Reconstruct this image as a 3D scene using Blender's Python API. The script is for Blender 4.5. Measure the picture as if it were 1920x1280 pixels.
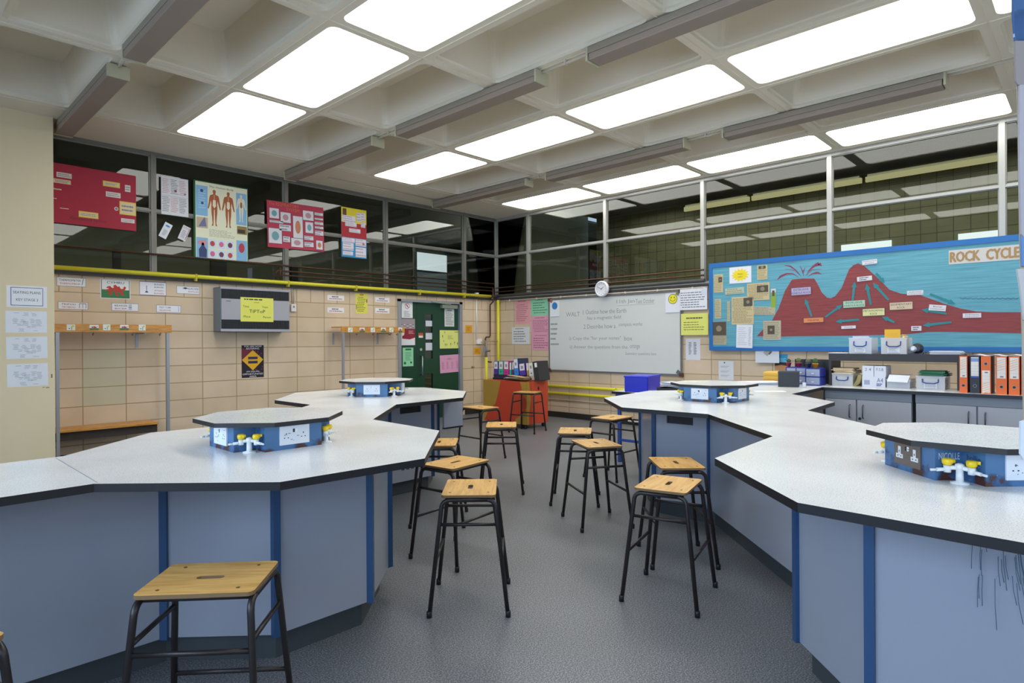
import bpy, bmesh, math, random
from mathutils import Vector, Matrix
random.seed(7)
for o in list(bpy.data.objects): bpy.data.objects.remove(o)
SC = bpy.context.scene
COL = SC.collection
PI = math.pi

# ------------------------------------------------------------------ camera
CAM = Vector((-8.7195, -8.7305, 1.40)); FPX = 1157.0
YAW, PIT, ROL = 0.7615, -0.0016, -0.0060
F_ = Vector((math.cos(YAW)*math.cos(PIT), math.sin(YAW)*math.cos(PIT), math.sin(PIT)))
R_ = Vector((math.sin(YAW), -math.cos(YAW), 0)); U_ = R_.cross(F_)
R2 = R_*math.cos(ROL)+U_*math.sin(ROL); U2 = -R_*math.sin(ROL)+U_*math.cos(ROL)
cd = bpy.data.cameras.new('camera'); cam = bpy.data.objects.new('camera', cd); COL.objects.link(cam)
cam.matrix_world = Matrix(((R2.x, U2.x, -F_.x, CAM.x), (R2.y, U2.y, -F_.y, CAM.y), (R2.z, U2.z, -F_.z, CAM.z), (0, 0, 0, 1)))
cd.sensor_width = 36; cd.lens = FPX/1920*36; cd.clip_start = 0.02; cd.clip_end = 100
SC.camera = cam

# ------------------------------------------------------------------ light and exposure
SC.view_settings.view_transform = 'Standard'; SC.view_settings.look = 'None'
SC.view_settings.exposure = 0.75; SC.view_settings.gamma = 1.0; SC.view_settings.use_curve_mapping = False
SKYLIGHT = 4.0          # strength of the lit rooflight diffusers
WINDOW = 26.0           # daylight watts per window behind the camera
SC.cycles.max_bounces = 10; SC.cycles.diffuse_bounces = 5; SC.cycles.glossy_bounces = 4; SC.cycles.transparent_max_bounces = 12
SC.cycles.sample_clamp_indirect = 8.0
w = bpy.data.worlds.new('daylight'); SC.world = w; w.use_nodes = True
w.node_tree.nodes['Background'].inputs[0].default_value = (0.55, 0.72, 1.0, 1); w.node_tree.nodes['Background'].inputs[1].default_value = 0.9
def area(name, loc, rot, sx, sy, watts, color):
    d = bpy.data.lights.new(name, 'AREA'); d.shape = 'RECTANGLE'; d.size = sx; d.size_y = sy; d.energy = watts; d.color = color; d.spread = 2.0 if name == 'daylight' else PI
    o = bpy.data.objects.new(name, d); COL.objects.link(o); o.location = loc; o.rotation_euler = rot
    return o

def at(u, v, ax, val):
    """world point seen at photo pixel (u, v) on the plane axis=val"""
    d = F_ + R2*((u-960)/FPX) - U2*((v-640)/FPX)
    return CAM + d*((val-CAM[ax])/d[ax])

# ------------------------------------------------------------------ materials
MATS = {}
def lin(h):
    h = h.lstrip('#'); c = [int(h[i:i+2], 16)/255 for i in (0, 2, 4)]
    return tuple(x/12.92 if x <= .04045 else ((x+.055)/1.055)**2.4 for x in c)+(1,)
def M(h, rough=.6, metal=0, spec=.5, name=None, **kw):
    key = (h, rough, metal, spec, tuple(sorted(kw.items())))
    if key in MATS: return MATS[key]
    m = bpy.data.materials.new(name or 'mat_'+h.strip('#')); m.use_nodes = True
    b = m.node_tree.nodes['Principled BSDF']
    b.inputs['Base Color'].default_value = lin(h); b.inputs['Roughness'].default_value = rough
    b.inputs['Metallic'].default_value = metal; b.inputs['Specular IOR Level'].default_value = spec
    if 'noise' in kw:      # slight procedural mottling: (scale, amount)
        n = m.node_tree.nodes.new('ShaderNodeTexNoise'); n.inputs['Scale'].default_value = kw['noise']; n.inputs['Detail'].default_value = 5
        tc = m.node_tree.nodes.new('ShaderNodeTexCoord'); m.node_tree.links.new(tc.outputs['Object'], n.inputs['Vector'])
        mx = m.node_tree.nodes.new('ShaderNodeMix'); mx.data_type = 'RGBA'
        c = lin(h); k = kw.get('amt', .85)
        mx.inputs[6].default_value = c; mx.inputs[7].default_value = (c[0]*k, c[1]*k, c[2]*k, 1)
        m.node_tree.links.new(n.outputs['Fac'], mx.inputs[0]); m.node_tree.links.new(mx.outputs[2], b.inputs['Base Color'])
    if 'alpha' in kw: b.inputs['Alpha'].default_value = kw['alpha']
    MATS[key] = m
    return m
def nodes(m): return m.node_tree.nodes, m.node_tree.links
def newmat(name, rough=.6):
    m = bpy.data.materials.new(name); m.use_nodes = True
    b = m.node_tree.nodes['Principled BSDF']; b.inputs['Roughness'].default_value = rough
    return m, b
def emit(h, s, name='glow'):
    m = bpy.data.materials.new(name); m.use_nodes = True; n, l = nodes(m); n.remove(n['Principled BSDF'])
    e = n.new('ShaderNodeEmission'); e.inputs[0].default_value = lin(h); e.inputs[1].default_value = s
    l.new(e.outputs[0], n['Material Output'].inputs[0]); return m
def ramp(n, stops):
    r = n.new('ShaderNodeValToRGB'); e = r.color_ramp.elements
    e[0].position, e[0].color = stops[0]; e[1].position, e[1].color = stops[-1]
    for p, c in stops[1:-1]:
        q = e.new(p); q.color = c
    return r
def block_material(name, axis, joff, c1, c2, mort):
    """painted concrete blocks in stack bond, the top course in half blocks"""
    m, b = newmat(name, .55); n, l = nodes(m)
    tc = n.new('ShaderNodeTexCoord'); sp = n.new('ShaderNodeSeparateXYZ'); l.new(tc.outputs['Object'], sp.inputs[0])
    hx = n.new('ShaderNodeMath'); hx.operation = 'ADD'; hx.inputs[1].default_value = -joff + 90
    l.new(sp.outputs[axis], hx.inputs[0])
    hz = n.new('ShaderNodeMath'); hz.operation = 'ADD'; hz.inputs[1].default_value = -.197 + 9; l.new(sp.outputs[2], hz.inputs[0])
    cb = n.new('ShaderNodeCombineXYZ'); l.new(hx.outputs[0], cb.inputs[0]); l.new(hz.outputs[0], cb.inputs[1])
    outs = []
    for wd in (.45, .225):
        br = n.new('ShaderNodeTexBrick'); br.offset = 0; br.squash = 1
        for k, v in (('Scale', 1), ('Brick Width', wd), ('Row Height', .225), ('Mortar Size', .006), ('Mortar Smooth', .3), ('Bias', -.2)): br.inputs[k].default_value = v
        br.inputs['Color1'].default_value = lin(c1); br.inputs['Color2'].default_value = lin(c2); br.inputs['Mortar'].default_value = lin(mort)
        l.new(cb.outputs[0], br.inputs['Vector']); outs.append(br)
    gt = n.new('ShaderNodeMath'); gt.operation = 'GREATER_THAN'; gt.inputs[1].default_value = 1.997; l.new(sp.outputs[2], gt.inputs[0])
    mx = n.new('ShaderNodeMix'); mx.data_type = 'RGBA'; l.new(gt.outputs[0], mx.inputs[0]); l.new(outs[0].outputs['Color'], mx.inputs[6]); l.new(outs[1].outputs['Color'], mx.inputs[7])
    ns = n.new('ShaderNodeTexNoise'); ns.inputs['Scale'].default_value = 2.2; ns.inputs['Detail'].default_value = 6; l.new(tc.outputs['Object'], ns.inputs['Vector'])
    r = ramp(n, [(.3, (.86, .85, .83, 1)), (.7, (1, 1, 1, 1))]); l.new(ns.outputs['Fac'], r.inputs[0])
    mu = n.new('ShaderNodeMix'); mu.data_type = 'RGBA'; mu.blend_type = 'MULTIPLY'; mu.inputs[0].default_value = 1
    l.new(mx.outputs[2], mu.inputs[6]); l.new(r.outputs[0], mu.inputs[7]); l.new(mu.outputs[2], b.inputs['Base Color'])
    mf = n.new('ShaderNodeMix'); mf.data_type = 'FLOAT'; l.new(gt.outputs[0], mf.inputs[0]); l.new(outs[0].outputs['Fac'], mf.inputs[2]); l.new(outs[1].outputs['Fac'], mf.inputs[3])
    n2 = n.new('ShaderNodeTexNoise'); n2.inputs['Scale'].default_value = 120; l.new(tc.outputs['Object'], n2.inputs['Vector'])
    ad = n.new('ShaderNodeMath'); ad.operation = 'MULTIPLY_ADD'; ad.inputs[1].default_value = -.12; l.new(n2.outputs['Fac'], ad.inputs[0]); l.new(mf.outputs[0], ad.inputs[2])
    bp = n.new('ShaderNodeBump'); bp.invert = True; bp.inputs['Strength'].default_value = .6; bp.inputs['Distance'].default_value = .006
    l.new(ad.outputs[0], bp.inputs['Height']); l.new(bp.outputs[0], b.inputs['Normal'])
    return m
M_BLOCK_L = block_material('painted_block_left', 0, -.189, '#dbc6aa', '#d0ba9b', '#a8926a')
M_BLOCK_R = block_material('painted_block_right', 1, -.0276, '#dbc6aa', '#d0ba9b', '#a8926a')
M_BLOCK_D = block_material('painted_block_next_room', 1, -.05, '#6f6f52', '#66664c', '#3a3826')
def floor_material():
    m, b = newmat('speckled_vinyl', .38); n, l = nodes(m); tc = n.new('ShaderNodeTexCoord')
    a = n.new('ShaderNodeTexNoise'); a.inputs['Scale'].default_value = 150; a.inputs['Detail'].default_value = 3
    c = n.new('ShaderNodeTexNoise'); c.inputs['Scale'].default_value = 1.6; c.inputs['Detail'].default_value = 5
    l.new(tc.outputs['Object'], a.inputs['Vector']); l.new(tc.outputs['Object'], c.inputs['Vector'])
    r = ramp(n, [(.36, lin('#42454a')), (.5, lin('#676a70')), (.66, lin('#94979b'))]); l.new(a.outputs['Fac'], r.inputs[0])
    r2 = ramp(n, [(.3, (.86, .85, .83, 1)), (.7, (1, 1, 1, 1))]); l.new(c.outputs['Fac'], r2.inputs[0])
    mu = n.new('ShaderNodeMix'); mu.data_type = 'RGBA'; mu.blend_type = 'MULTIPLY'; mu.inputs[0].default_value = 1
    l.new(r.outputs[0], mu.inputs[6]); l.new(r2.outputs[0], mu.inputs[7]); l.new(mu.outputs[2], b.inputs['Base Color'])
    return m
M_FLOOR = floor_material()
def laminate(name, base, speck, scale, rough):
    m, b = newmat(name, rough); n, l = nodes(m); tc = n.new('ShaderNodeTexCoord')
    a = n.new('ShaderNodeTexNoise'); a.inputs['Scale'].default_value = scale; a.inputs['Detail'].default_value = 2; l.new(tc.outputs['Object'], a.inputs['Vector'])
    r = ramp(n, [(.34, lin(speck)), (.46, lin(base)), (1, lin(base))]); l.new(a.outputs['Fac'], r.inputs[0])
    c = n.new('ShaderNodeTexNoise'); c.inputs['Scale'].default_value = 2.5; c.inputs['Detail'].default_value = 6; l.new(tc.outputs['Object'], c.inputs['Vector'])
    r2 = ramp(n, [(.3, (.93, .93, .92, 1)), (.65, (1, 1, 1, 1))]); l.new(c.outputs['Fac'], r2.inputs[0])
    mu = n.new('ShaderNodeMix'); mu.data_type = 'RGBA'; mu.blend_type = 'MULTIPLY'; mu.inputs[0].default_value = 1
    l.new(r.outputs[0], mu.inputs[6]); l.new(r2.outputs[0], mu.inputs[7]); l.new(mu.outputs[2], b.inputs['Base Color'])
    rr = n.new('ShaderNodeMapRange'); rr.inputs['To Min'].default_value = rough*.8; rr.inputs['To Max'].default_value = rough*1.3; l.new(c.outputs['Fac'], rr.inputs[0]); l.new(rr.outputs[0], b.inputs['Roughness'])
    return m
M_TOP = laminate('white_speckled_laminate', '#e6e8e9', '#b9bcbf', 240, .2)
M_EDGE = M('#15161a', .4)
M_PANEL = M('#979ca8', .2, noise=3, amt=.93, name='grey_laminate_panel')
M_POST = M('#25486f', .35, name='blue_post')
M_PLINTH = M('#3c4246', .5)
def wood(name, base, dark, rough=.4, axis=0, scale=6):
    m, b = newmat(name, rough); n, l = nodes(m); tc = n.new('ShaderNodeTexCoord')
    mp = n.new('ShaderNodeMapping'); s = [14, 14, 14]; s[axis] = 1.6; mp.inputs['Scale'].default_value = s; l.new(tc.outputs['Object'], mp.inputs[0])
    a = n.new('ShaderNodeTexNoise'); a.inputs['Scale'].default_value = scale; a.inputs['Detail'].default_value = 6; a.inputs['Distortion'].default_value = .6; l.new(mp.outputs[0], a.inputs['Vector'])
    r = ramp(n, [(.3, lin(dark)), (.62, lin(base))]); l.new(a.outputs['Fac'], r.inputs[0]); l.new(r.outputs[0], b.inputs['Base Color'])
    return m
M_PLY = wood('birch_ply', '#dbb068', '#bd8c46', .35, 0, 3)
M_PLYEDGE = M('#7d6240', .6)
M_PINE = wood('varnished_pine', '#cf9645', '#a86a22', .35, 0, 4)
M_STEEL = M('#2a2525', .38, .2, name='brown_black_tube')
M_CEIL = M('#e8dfcb', .65, noise=1.5, amt=.94, name='ceiling_grp')
M_LAMPBODY = M('#93867a', .5, name='aged_diffuser'); M_LAMPEND = M('#b9b79b', .5)
M_ALU2 = M('#7c7a72', .5, .2, noise=6, amt=.75, name='weathered_steel_frame')
M_ALU = M('#a9a9a4', .4, .45, name='painted_aluminium'); M_WHITE = M('#e8e8e6', .5); M_PAPER = M('#e6e8ea', .7); M_INK = M('#3c3f47', .7)
M_INK2 = M('#777b84', .7); M_RED = M('#b23338', .6); M_YEL = M('#d9cf2e', .4, name='yellow_gas_paint'); M_COPPER = M('#5d3d2a', .45, .5, noise=9, amt=.6, name='old_copper')
M_COND = M('#c8bfae', .5); M_BLK = M('#17181b', .5); M_GALV = M('#9fa3aa', .4, .5)
M_SKY = emit('#fffdf8', SKYLIGHT, 'lit_rooflight')
def glass_mat(name, tint, ior=1.55):
    m = bpy.data.materials.new(name); m.use_nodes = True; n, l = nodes(m); n.remove(n['Principled BSDF'])
    t = n.new('ShaderNodeBsdfTransparent'); t.inputs[0].default_value = lin(tint); g = n.new('ShaderNodeBsdfGlossy'); g.inputs['Roughness'].default_value = 0.0
    f = n.new('ShaderNodeFresnel'); f.inputs[0].default_value = ior; x = n.new('ShaderNodeMixShader')
    l.new(f.outputs[0], x.inputs[0]); l.new(t.outputs[0], x.inputs[1]); l.new(g.outputs[0], x.inputs[2]); l.new(x.outputs[0], n['Material Output'].inputs[0])
    return m
M_GLASS = glass_mat('window_glass', '#d8dcd6', 1.45)
def plastic_clear():
    m = bpy.data.materials.new('clear_plastic'); m.use_nodes = True; n, l = nodes(m); b = n['Principled BSDF']
    b.inputs['Base Color'].default_value = lin('#dfe4ea'); b.inputs['Roughness'].default_value = .25; b.inputs['Alpha'].default_value = .42
    return m
M_CLEAR = plastic_clear()

# ------------------------------------------------------------------ mesh builder
TXT = {}
def text_geo(s):
    if s in TXT: return TXT[s]
    c = bpy.data.curves.new('t', 'FONT'); c.body = s; c.resolution_u = 2
    o = bpy.data.objects.new('t', c); COL.objects.link(o)
    dg = bpy.context.evaluated_depsgraph_get(); me = bpy.data.meshes.new_from_object(o.evaluated_get(dg))
    vs = [v.co.to_2d() for v in me.vertices]; fs = [tuple(p.vertices) for p in me.polygons]
    bpy.data.objects.remove(o); bpy.data.curves.remove(c); bpy.data.meshes.remove(me)
    if vs:
        x0 = min(v.x for v in vs); x1 = max(v.x for v in vs); y0 = min(v.y for v in vs); y1 = max(v.y for v in vs)
    else: x0 = y0 = 0; x1 = y1 = 1
    vs = [((v.x-x0)/max(x1-x0, 1e-6), (v.y-y0)/max(y1-y0, 1e-6)) for v in vs]
    TXT[s] = (vs, fs); return TXT[s]

class MB:
    def __init__(s): s.v = []; s.f = []; s.m = []; s.mats = []; s.T = None; s.smooth = set()
    def mi(s, m):
        if m not in s.mats: s.mats.append(m)
        return s.mats.index(m)
    def add(s, vs, fs, m, smooth=False):
        o = len(s.v)
        for p in vs:
            p = Vector(p); s.v.append(tuple(s.T @ p) if s.T else tuple(p))
        i = s.mi(m)
        for f in fs:
            if smooth: s.smooth.add(len(s.f))
            s.f.append(tuple(o+k for k in f)); s.m.append(i)
        return s
    def box(s, x0, x1, y0, y1, z0, z1, m):
        x0, x1 = min(x0, x1), max(x0, x1); y0, y1 = min(y0, y1), max(y0, y1); z0, z1 = min(z0, z1), max(z0, z1)
        return s.add([(x0, y0, z0), (x1, y0, z0), (x1, y1, z0), (x0, y1, z0), (x0, y0, z1), (x1, y0, z1), (x1, y1, z1), (x0, y1, z1)],
                     [(0, 3, 2, 1), (4, 5, 6, 7), (0, 1, 5, 4), (1, 2, 6, 5), (2, 3, 7, 6), (3, 0, 4, 7)], m)
    def prism(s, poly, z0, z1, m, side=None):
        n = len(poly)
        if sum(poly[i][0]*poly[(i+1) % n][1]-poly[(i+1) % n][0]*poly[i][1] for i in range(n)) < 0: poly = poly[::-1]
        vs = [(x, y, z0) for x, y in poly]+[(x, y, z1) for x, y in poly]
        s.add(vs, [tuple(range(n))[::-1], tuple(range(n, 2*n))], m)
        return s.add(vs, [(i, (i+1) % n, n+(i+1) % n, n+i) for i in range(n)], side or m)
    def vprism(s, poly, y0, y1, m):
        """polygon in x,z extruded along y; y0 is the front"""
        n = len(poly)
        if sum(poly[i][0]*poly[(i+1) % n][1]-poly[(i+1) % n][0]*poly[i][1] for i in range(n)) < 0: poly = poly[::-1]
        vs = [(x, y0, z) for x, z in poly]+[(x, y1, z) for x, z in poly]
        return s.add(vs, [tuple(range(n)), tuple(range(n, 2*n))[::-1]]+[((i+1) % n, i, n+i, n+(i+1) % n) for i in range(n)], m)
    def flat(s, poly, y, m):
        n = len(poly)
        if sum(poly[i][0]*poly[(i+1) % n][1]-poly[(i+1) % n][0]*poly[i][1] for i in range(n)) < 0: poly = poly[::-1]
        return s.add([(x, y, z) for x, z in poly], [tuple(range(n))], m)
    def rect(s, x0, x1, z0, z1, y, m): return s.flat([(x0, z0), (x1, z0), (x1, z1), (x0, z1)], y, m)
    def disc(s, x, z, r, y, m, n=24, rz=None):
        rz = rz or r; return s.flat([(x+r*math.cos(2*PI*i/n), z+rz*math.sin(2*PI*i/n)) for i in range(n)], y, m)
    def text(s, t, x, z, wd, h, y, m):
        """text centred at x,z filling wd by h on the front"""
        vs, fs = text_geo(t); return s.add([(x+(a-.5)*wd, y, z+(b-.5)*h) for a, b in vs], fs, m)
    def lines(s, x0, x1, z1, z0, n, y, m, seed=1, fill=.4):
        r = random.Random(seed); dz = (z1-z0)/n
        for i in range(n):
            z = z1-dz*(i+.5); x = x0+(0 if r.random() < .8 else .06*(x1-x0)); e = x1-r.random()*.35*(x1-x0)
            while x < e:
                ln = (x1-x0)*r.uniform(.05, .16); s.rect(x, min(x+ln, x1), z-dz*fill/2, z+dz*fill/2, y, m); x += ln+(x1-x0)*.025
        return s
    def tube(s, pts, r, m, n=10, caps=True):
        P = [Vector(p) for p in pts]; rings = []
        for i, p in enumerate(P):
            t = ((P[min(i+1, len(P)-1)]-P[i]).normalized()+(P[i]-P[max(i-1, 0)]).normalized())
            t = t.normalized() if t.length > 1e-6 else Vector((0, 0, 1))
            a = t.cross(Vector((0, 0, 1)));
            if a.length < .1: a = t.cross(Vector((1, 0, 0))) if rings == [] else ref
            a.normalize(); ref = a; b = t.cross(a).normalized()
            rings.append([p+(a*math.cos(2*PI*k/n)+b*math.sin(2*PI*k/n))*r for k in range(n)])
        # keep rings aligned
        for i in range(1, len(rings)):
            best = min(range(n), key=lambda k: (rings[i][k]-(P[i]-P[i-1])-rings[i-1][0]).length)
            rings[i] = rings[i][best:]+rings[i][:best]
        vs = [q for rg in rings for q in rg]; fs = []
        for i in range(len(rings)-1):
            for k in range(n): fs.append((i*n+k, i*n+(k+1) % n, (i+1)*n+(k+1) % n, (i+1)*n+k))
        s.add(vs, fs, m, True)
        if caps: s.add(vs, [tuple(range(n))[::-1], tuple(range(len(vs)-n, len(vs)))], m)
        return s
    def lathe(s, prof, m, n=20, c=(0, 0, 0)):
        vs = [(c[0]+r*math.cos(2*PI*k/n), c[1]+r*math.sin(2*PI*k/n), c[2]+z) for r, z in prof for k in range(n)]
        fs = [(i*n+k, i*n+(k+1) % n, (i+1)*n+(k+1) % n, (i+1)*n+k) for i in range(len(prof)-1) for k in range(n)]
        s.add(vs, fs, m, True)
        return s.add(vs, [tuple(range(n))[::-1], tuple(range(len(vs)-n, len(vs)))], m)
    def obj(s, name, parent=None, loc=None, rz=0, bevel=0, **tags):
        me = bpy.data.meshes.new(name); me.from_pydata(s.v, [], s.f)
        for m in s.mats: me.materials.append(m)
        me.polygons.foreach_set('material_index', s.m)
        me.polygons.foreach_set('use_smooth', [i in s.smooth for i in range(len(s.f))]); me.update()
        bm = bmesh.new(); bm.from_mesh(me); bmesh.ops.remove_doubles(bm, verts=bm.verts, dist=1e-6)
        bmesh.ops.recalc_face_normals(bm, faces=bm.faces); bm.to_mesh(me); bm.free()
        o = bpy.data.objects.new(name, me); COL.objects.link(o)
        if parent: o.parent = parent
        if loc is not None: o.location = loc
        o.rotation_euler = (0, 0, rz)
        if bevel:
            b = o.modifiers.new('bevel', 'BEVEL'); b.width = bevel; b.segments = 2; b.limit_method = 'ANGLE'
        for k, v in tags.items():
            if v: o[k] = v
        return o
def recentre(o):
    """move a world-built single-mesh thing so that its origin sits at its base"""
    vs = o.data.vertices; n = len(vs)
    c = Vector((sum(v.co.x for v in vs)/n, sum(v.co.y for v in vs)/n, min(v.co.z for v in vs)))
    for v in vs: v.co -= c
    o.location = c
def thing(name, label, category, loc=(0, 0, 0), rz=0, group=None):
    o = bpy.data.objects.new(name, None); COL.objects.link(o); o.empty_display_size = .1
    o.location = loc; o.rotation_euler = (0, 0, rz); o['label'] = label; o['category'] = category
    if group: o['group'] = group
    return o
def copytree(o, parent=None):
    c = o.copy(); COL.objects.link(c)
    if parent: c.parent = parent
    for ch in list(o.children): copytree(ch, c)
    return c
def S(mb, name, parent=None, **k):
    return mb.obj(name, parent, kind=None if parent else 'structure', **k)

# ================================================================== SETTING
ZC = 3.82
XW, YW = -11.6, -11.6      # the walls behind the camera
S(MB().box(XW-.2, 0.0, YW-.2, 0.0, -.2, 0, M_FLOOR), 'floor')
# ---- ceiling: a grid of moulded coffers, ribs between them
PX, PY = .885, 1.785
XS = [-.1075-PX*i for i in range(13)]; YS = [-.975-PY*j for j in range(6)]
def rrect(cx, cy, hx, hy, r, n=5):
    pts = []
    for sx, sy, a0 in ((1, 1, 0), (-1, 1, PI/2), (-1, -1, PI), (1, -1, 3*PI/2)):
        for k in range(n):
            a = a0+PI/2*k/(n-1); pts.append((cx+sx*(hx-r)+r*math.cos(a), cy+sy*(hy-r)+r*math.sin(a)))
    return pts
cb = MB(); lit = []
for i in range(12):
    for j in range(5):
        x1, x0 = XS[i], XS[i+1]; y1, y0 = YS[j], YS[j+1]; cx, cy = (x0+x1)/2, (y0+y1)/2
        op = rrect(cx, cy, PX/2-.062, PY/2-.062, .07)
        corners = [(x1, y1), (x0, y1), (x0, y0), (x1, y0)]; n = 5
        vs = [(x, y, ZC) for x, y in op]+[(x, y, ZC) for x, y in corners]; fs = []
        for q in range(4):
            for k in range(n-1): fs.append((q*n+k, q*n+k+1, 20+q))
            fs.append((q*n+n-1, (q*n+n) % 20, 20+(q+1) % 4, 20+q))
        cb.add(vs, fs, M_CEIL)
        prev = op; pz = ZC
        rings = [(.0, .025), (.014, .035), (.016, .07), (.075, .42)] if (i % 3 or i == 9) else [(0, .05)]
        for ins, dz in rings:
            cur = rrect(cx, cy, PX/2-.062-ins, PY/2-.062-ins, .07+ins*.3)
            cb.add([(x, y, pz) for x, y in prev]+[(x, y, ZC+dz) for x, y in cur], [(k, (k+1) % 20, 20+(k+1) % 20, 20+k) for k in range(20)], M_CEIL)
            prev, pz = cur, ZC+dz
        cb.add([(x, y, pz) for x, y in prev], [tuple(range(20))], M_CEIL)
        if i % 3 == 0 and i != 9: lit.append((i, j, cx, cy))
cb.box(XW, 0, YS[0], 0, ZC, ZC+.1, M_CEIL); cb.box(XS[0], 0, YW, YS[0], ZC, ZC+.1, M_CEIL)
cb.box(XW, XS[12], YW, YS[0], ZC, ZC+.1, M_CEIL); cb.box(XS[12], XS[0], YW, YS[5], ZC, ZC+.1, M_CEIL)
cb.box(XW-.2, .05, YW-.2, .05, ZC+.5, ZC+.55, M_CEIL)
# a short moulded lip along the seam of every rib
for x in XS: cb.box(x-.004, x+.004, YS[5], YS[0], ZC-.006, ZC, M_CEIL)
for y in YS: cb.box(XS[12], XS[0], y-.004, y+.004, ZC-.006, ZC, M_CEIL)
S(cb, 'ceiling')
rowname = {0: 'row beside the whiteboard wall', 3: 'second row from the whiteboard wall', 6: 'row above the left-hand bench', 9: 'row farthest from the whiteboard wall'}
posname = ['nearest the green door wall', 'second from the green door wall', 'third from the green door wall', 'fourth from the green door wall', 'fifth from the green door wall']
for i, j, cx, cy in lit:
    mb = MB().prism(rrect(0, 0, PX/2-.064, PY/2-.064, .07), .012, .03, M_SKY)
    mb.obj('rooflight', loc=(cx, cy, ZC), label='glowing white rooflight panel, %s, %s' % (rowname[i], posname[j]), category='rooflight', group='lit rooflight panels in the ceiling')

# ---- lower block walls, sills, baseboards
ZS = 2.20
DX0, DX1, DZ = -2.41, -.93, 2.13
wl = MB(); wl.box(XW, DX0, 0, .2, 0, ZS, M_BLOCK_L); wl.box(DX1, 0.2, 0, .2, 0, ZS, M_BLOCK_L); wl.box(DX0, DX1, 0, .2, DZ, ZS, M_BLOCK_L)
for k, zz in ((0, 1.32), (0, 1.095), (0, .87)):   # three replaced paler blocks
    wl.box(-6.935, -6.495, -.0015, 0, zz-.219, zz-.006, M('#cfc6a8', .55, noise=4))
S(wl, 'wall_left')
S(MB().box(0, .2, YW, 0, 0, ZS, M_BLOCK_R), 'wall_right')
M_PLAS = M('#c9bda0', .6, noise=2, amt=.93)
def window_wall(name, axis):
    mb = MB(); L0, L1 = (YW, 0) if axis == 0 else (XW, 0)
    def bx(a0, a1, z0, z1):
        if axis == 0: mb.box(XW-.2, XW, a0, a1, z0, z1, M_PLAS)
        else: mb.box(a0, a1, YW-.2, YW, z0, z1, M_PLAS)
    bx(L0-.2, L1, 0, 1.0); bx(L0-.2, L1, 3.3, ZC+.5)
    ws = [(-10.9, -8.3), (-7.7, -5.1), (-4.5, -1.9)]; edges = [L0-.2]+[q for w_ in ws for q in w_]+[L1]
    for k in range(0, len(edges), 2): bx(edges[k], edges[k+1], 1.0, 3.3)
    S(mb, name)
    for k, (a0, a1) in enumerate(ws):
        fr = MB(); f = .05
        def fb(p0, p1, z0, z1):
            if axis == 0: fr.box(XW-.12, XW-.06, p0, p1, z0, z1, M_WHITE)
            else: fr.box(p0, p1, YW-.12, YW-.06, z0, z1, M_WHITE)
        fb(a0, a1, 1.0, 1.0+f); fb(a0, a1, 3.3-f, 3.3); fb(a0, a0+f, 1, 3.3); fb(a1-f, a1, 1, 3.3); fb((a0+a1)/2-f/2, (a0+a1)/2+f/2, 1, 3.3); fb(a0, a1, 2.5, 2.5+f)
        S(fr, 'window_%d' % (20+k+3*axis))
        c = (a0+a1)/2
        if axis == 0: area('daylight', (XW-.25, c, 2.15), (0, -PI/2+.42, 0), 2.3, 2.6, WINDOW*1.5, (.55, .74, 1))
        else: area('daylight', (c, YW-.25, 2.15), (PI/2-.42, 0, 0), 2.6, 2.3, WINDOW*.22, (.7, .85, 1))
window_wall('wall_back', 0); window_wall('wall_front', 1)
S(MB().box(XW-.2, DX0-.06, -.014, 0, 0, .1, M('#26241f', .5)).box(DX1+.06, 0, -.014, 0, 0, .1, M('#26241f', .5)), 'baseboard_left')
S(MB().box(-.014, 0, YW, -.014, 0, .1, M('#26241f', .5)), 'baseboard_right')
S(MB().box(XW, 0.06, -.05, .07, ZS, ZS+.035, M('#3b3833', .6)), 'trim_1')
S(MB().box(-.05, .07, YW, -.05, ZS, ZS+.035, M('#3b3833', .6)), 'trim_2')
# pillar at the left
pl = MB().box(-8.3, -7.312, -.60, 0, 0, ZC, M('#e3d3ae', .6, noise=1.8, amt=.9))
for x, z, wd, h in ((-7.345, 1.03, .012, .04), (-7.39, .925, .03, .008), (-7.42, .93, .02, .006)): pl.box(x, x+wd, -.6008, -.60, z, z+h, M('#6d6a60', .7))
S(pl, 'wall_pillar')

# ---- clerestory glazing
MX = [0, -.87, -2.64, -4.41, -6.18, -7.95, -9.72]
def clerestory(n0, wall, a, b, glass, skip_first=False):
    ln = b-a
    t = bpy.data.objects.new('window_%d' % n0, None); COL.objects.link(t); t['kind'] = 'structure'
    if wall == 'L': t.location = (a, 0, 0); t.rotation_euler = (0, 0, 0)
    else: t.location = (0, -a, 0); t.rotation_euler = (0, 0, -PI/2)
    fr = MB(); z0 = ZS+.035; zt = 3.075; h = .022; AL = M_ALU2 if wall == 'L' else M_ALU
    fr.box(0, ln, -.03, .04, zt-h*.7, zt+h*.7, AL); fr.box(0, ln, -.03, .04, ZC-.045, ZC, AL); fr.box(0, ln, -.03, .04, z0, z0+.03, AL)
    fr.box(0, .028, -.035, .045, z0, ZC, AL); fr.box(ln-.028, ln, -.035, .045, z0, ZC, AL)
    for zz0, zz1 in ((z0+.03, zt-h*.7), (zt+h*.7, ZC-.045)):   # inner beads
        for x0, x1, q0, q1 in ((.028, .04, zz0, zz1), (ln-.04, ln-.028, zz0, zz1), (.028, ln-.028, zz0, zz0+.012), (.028, ln-.028, zz1-.012, zz1)):
            fr.box(x0, x1, -.015, .03, q0, q1, M('#8b8a83', .5))
    fr.obj('window_frame', t)
    g = MB(); g.box(.03, ln-.03, .004, .008, z0+.03, zt-h*.7, glass); g.obj('window_pane', t)
    g = MB(); g.box(.03, ln-.03, .004, .008, zt+h*.7, ZC-.045, glass); g.obj('window_pane', t)
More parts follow.
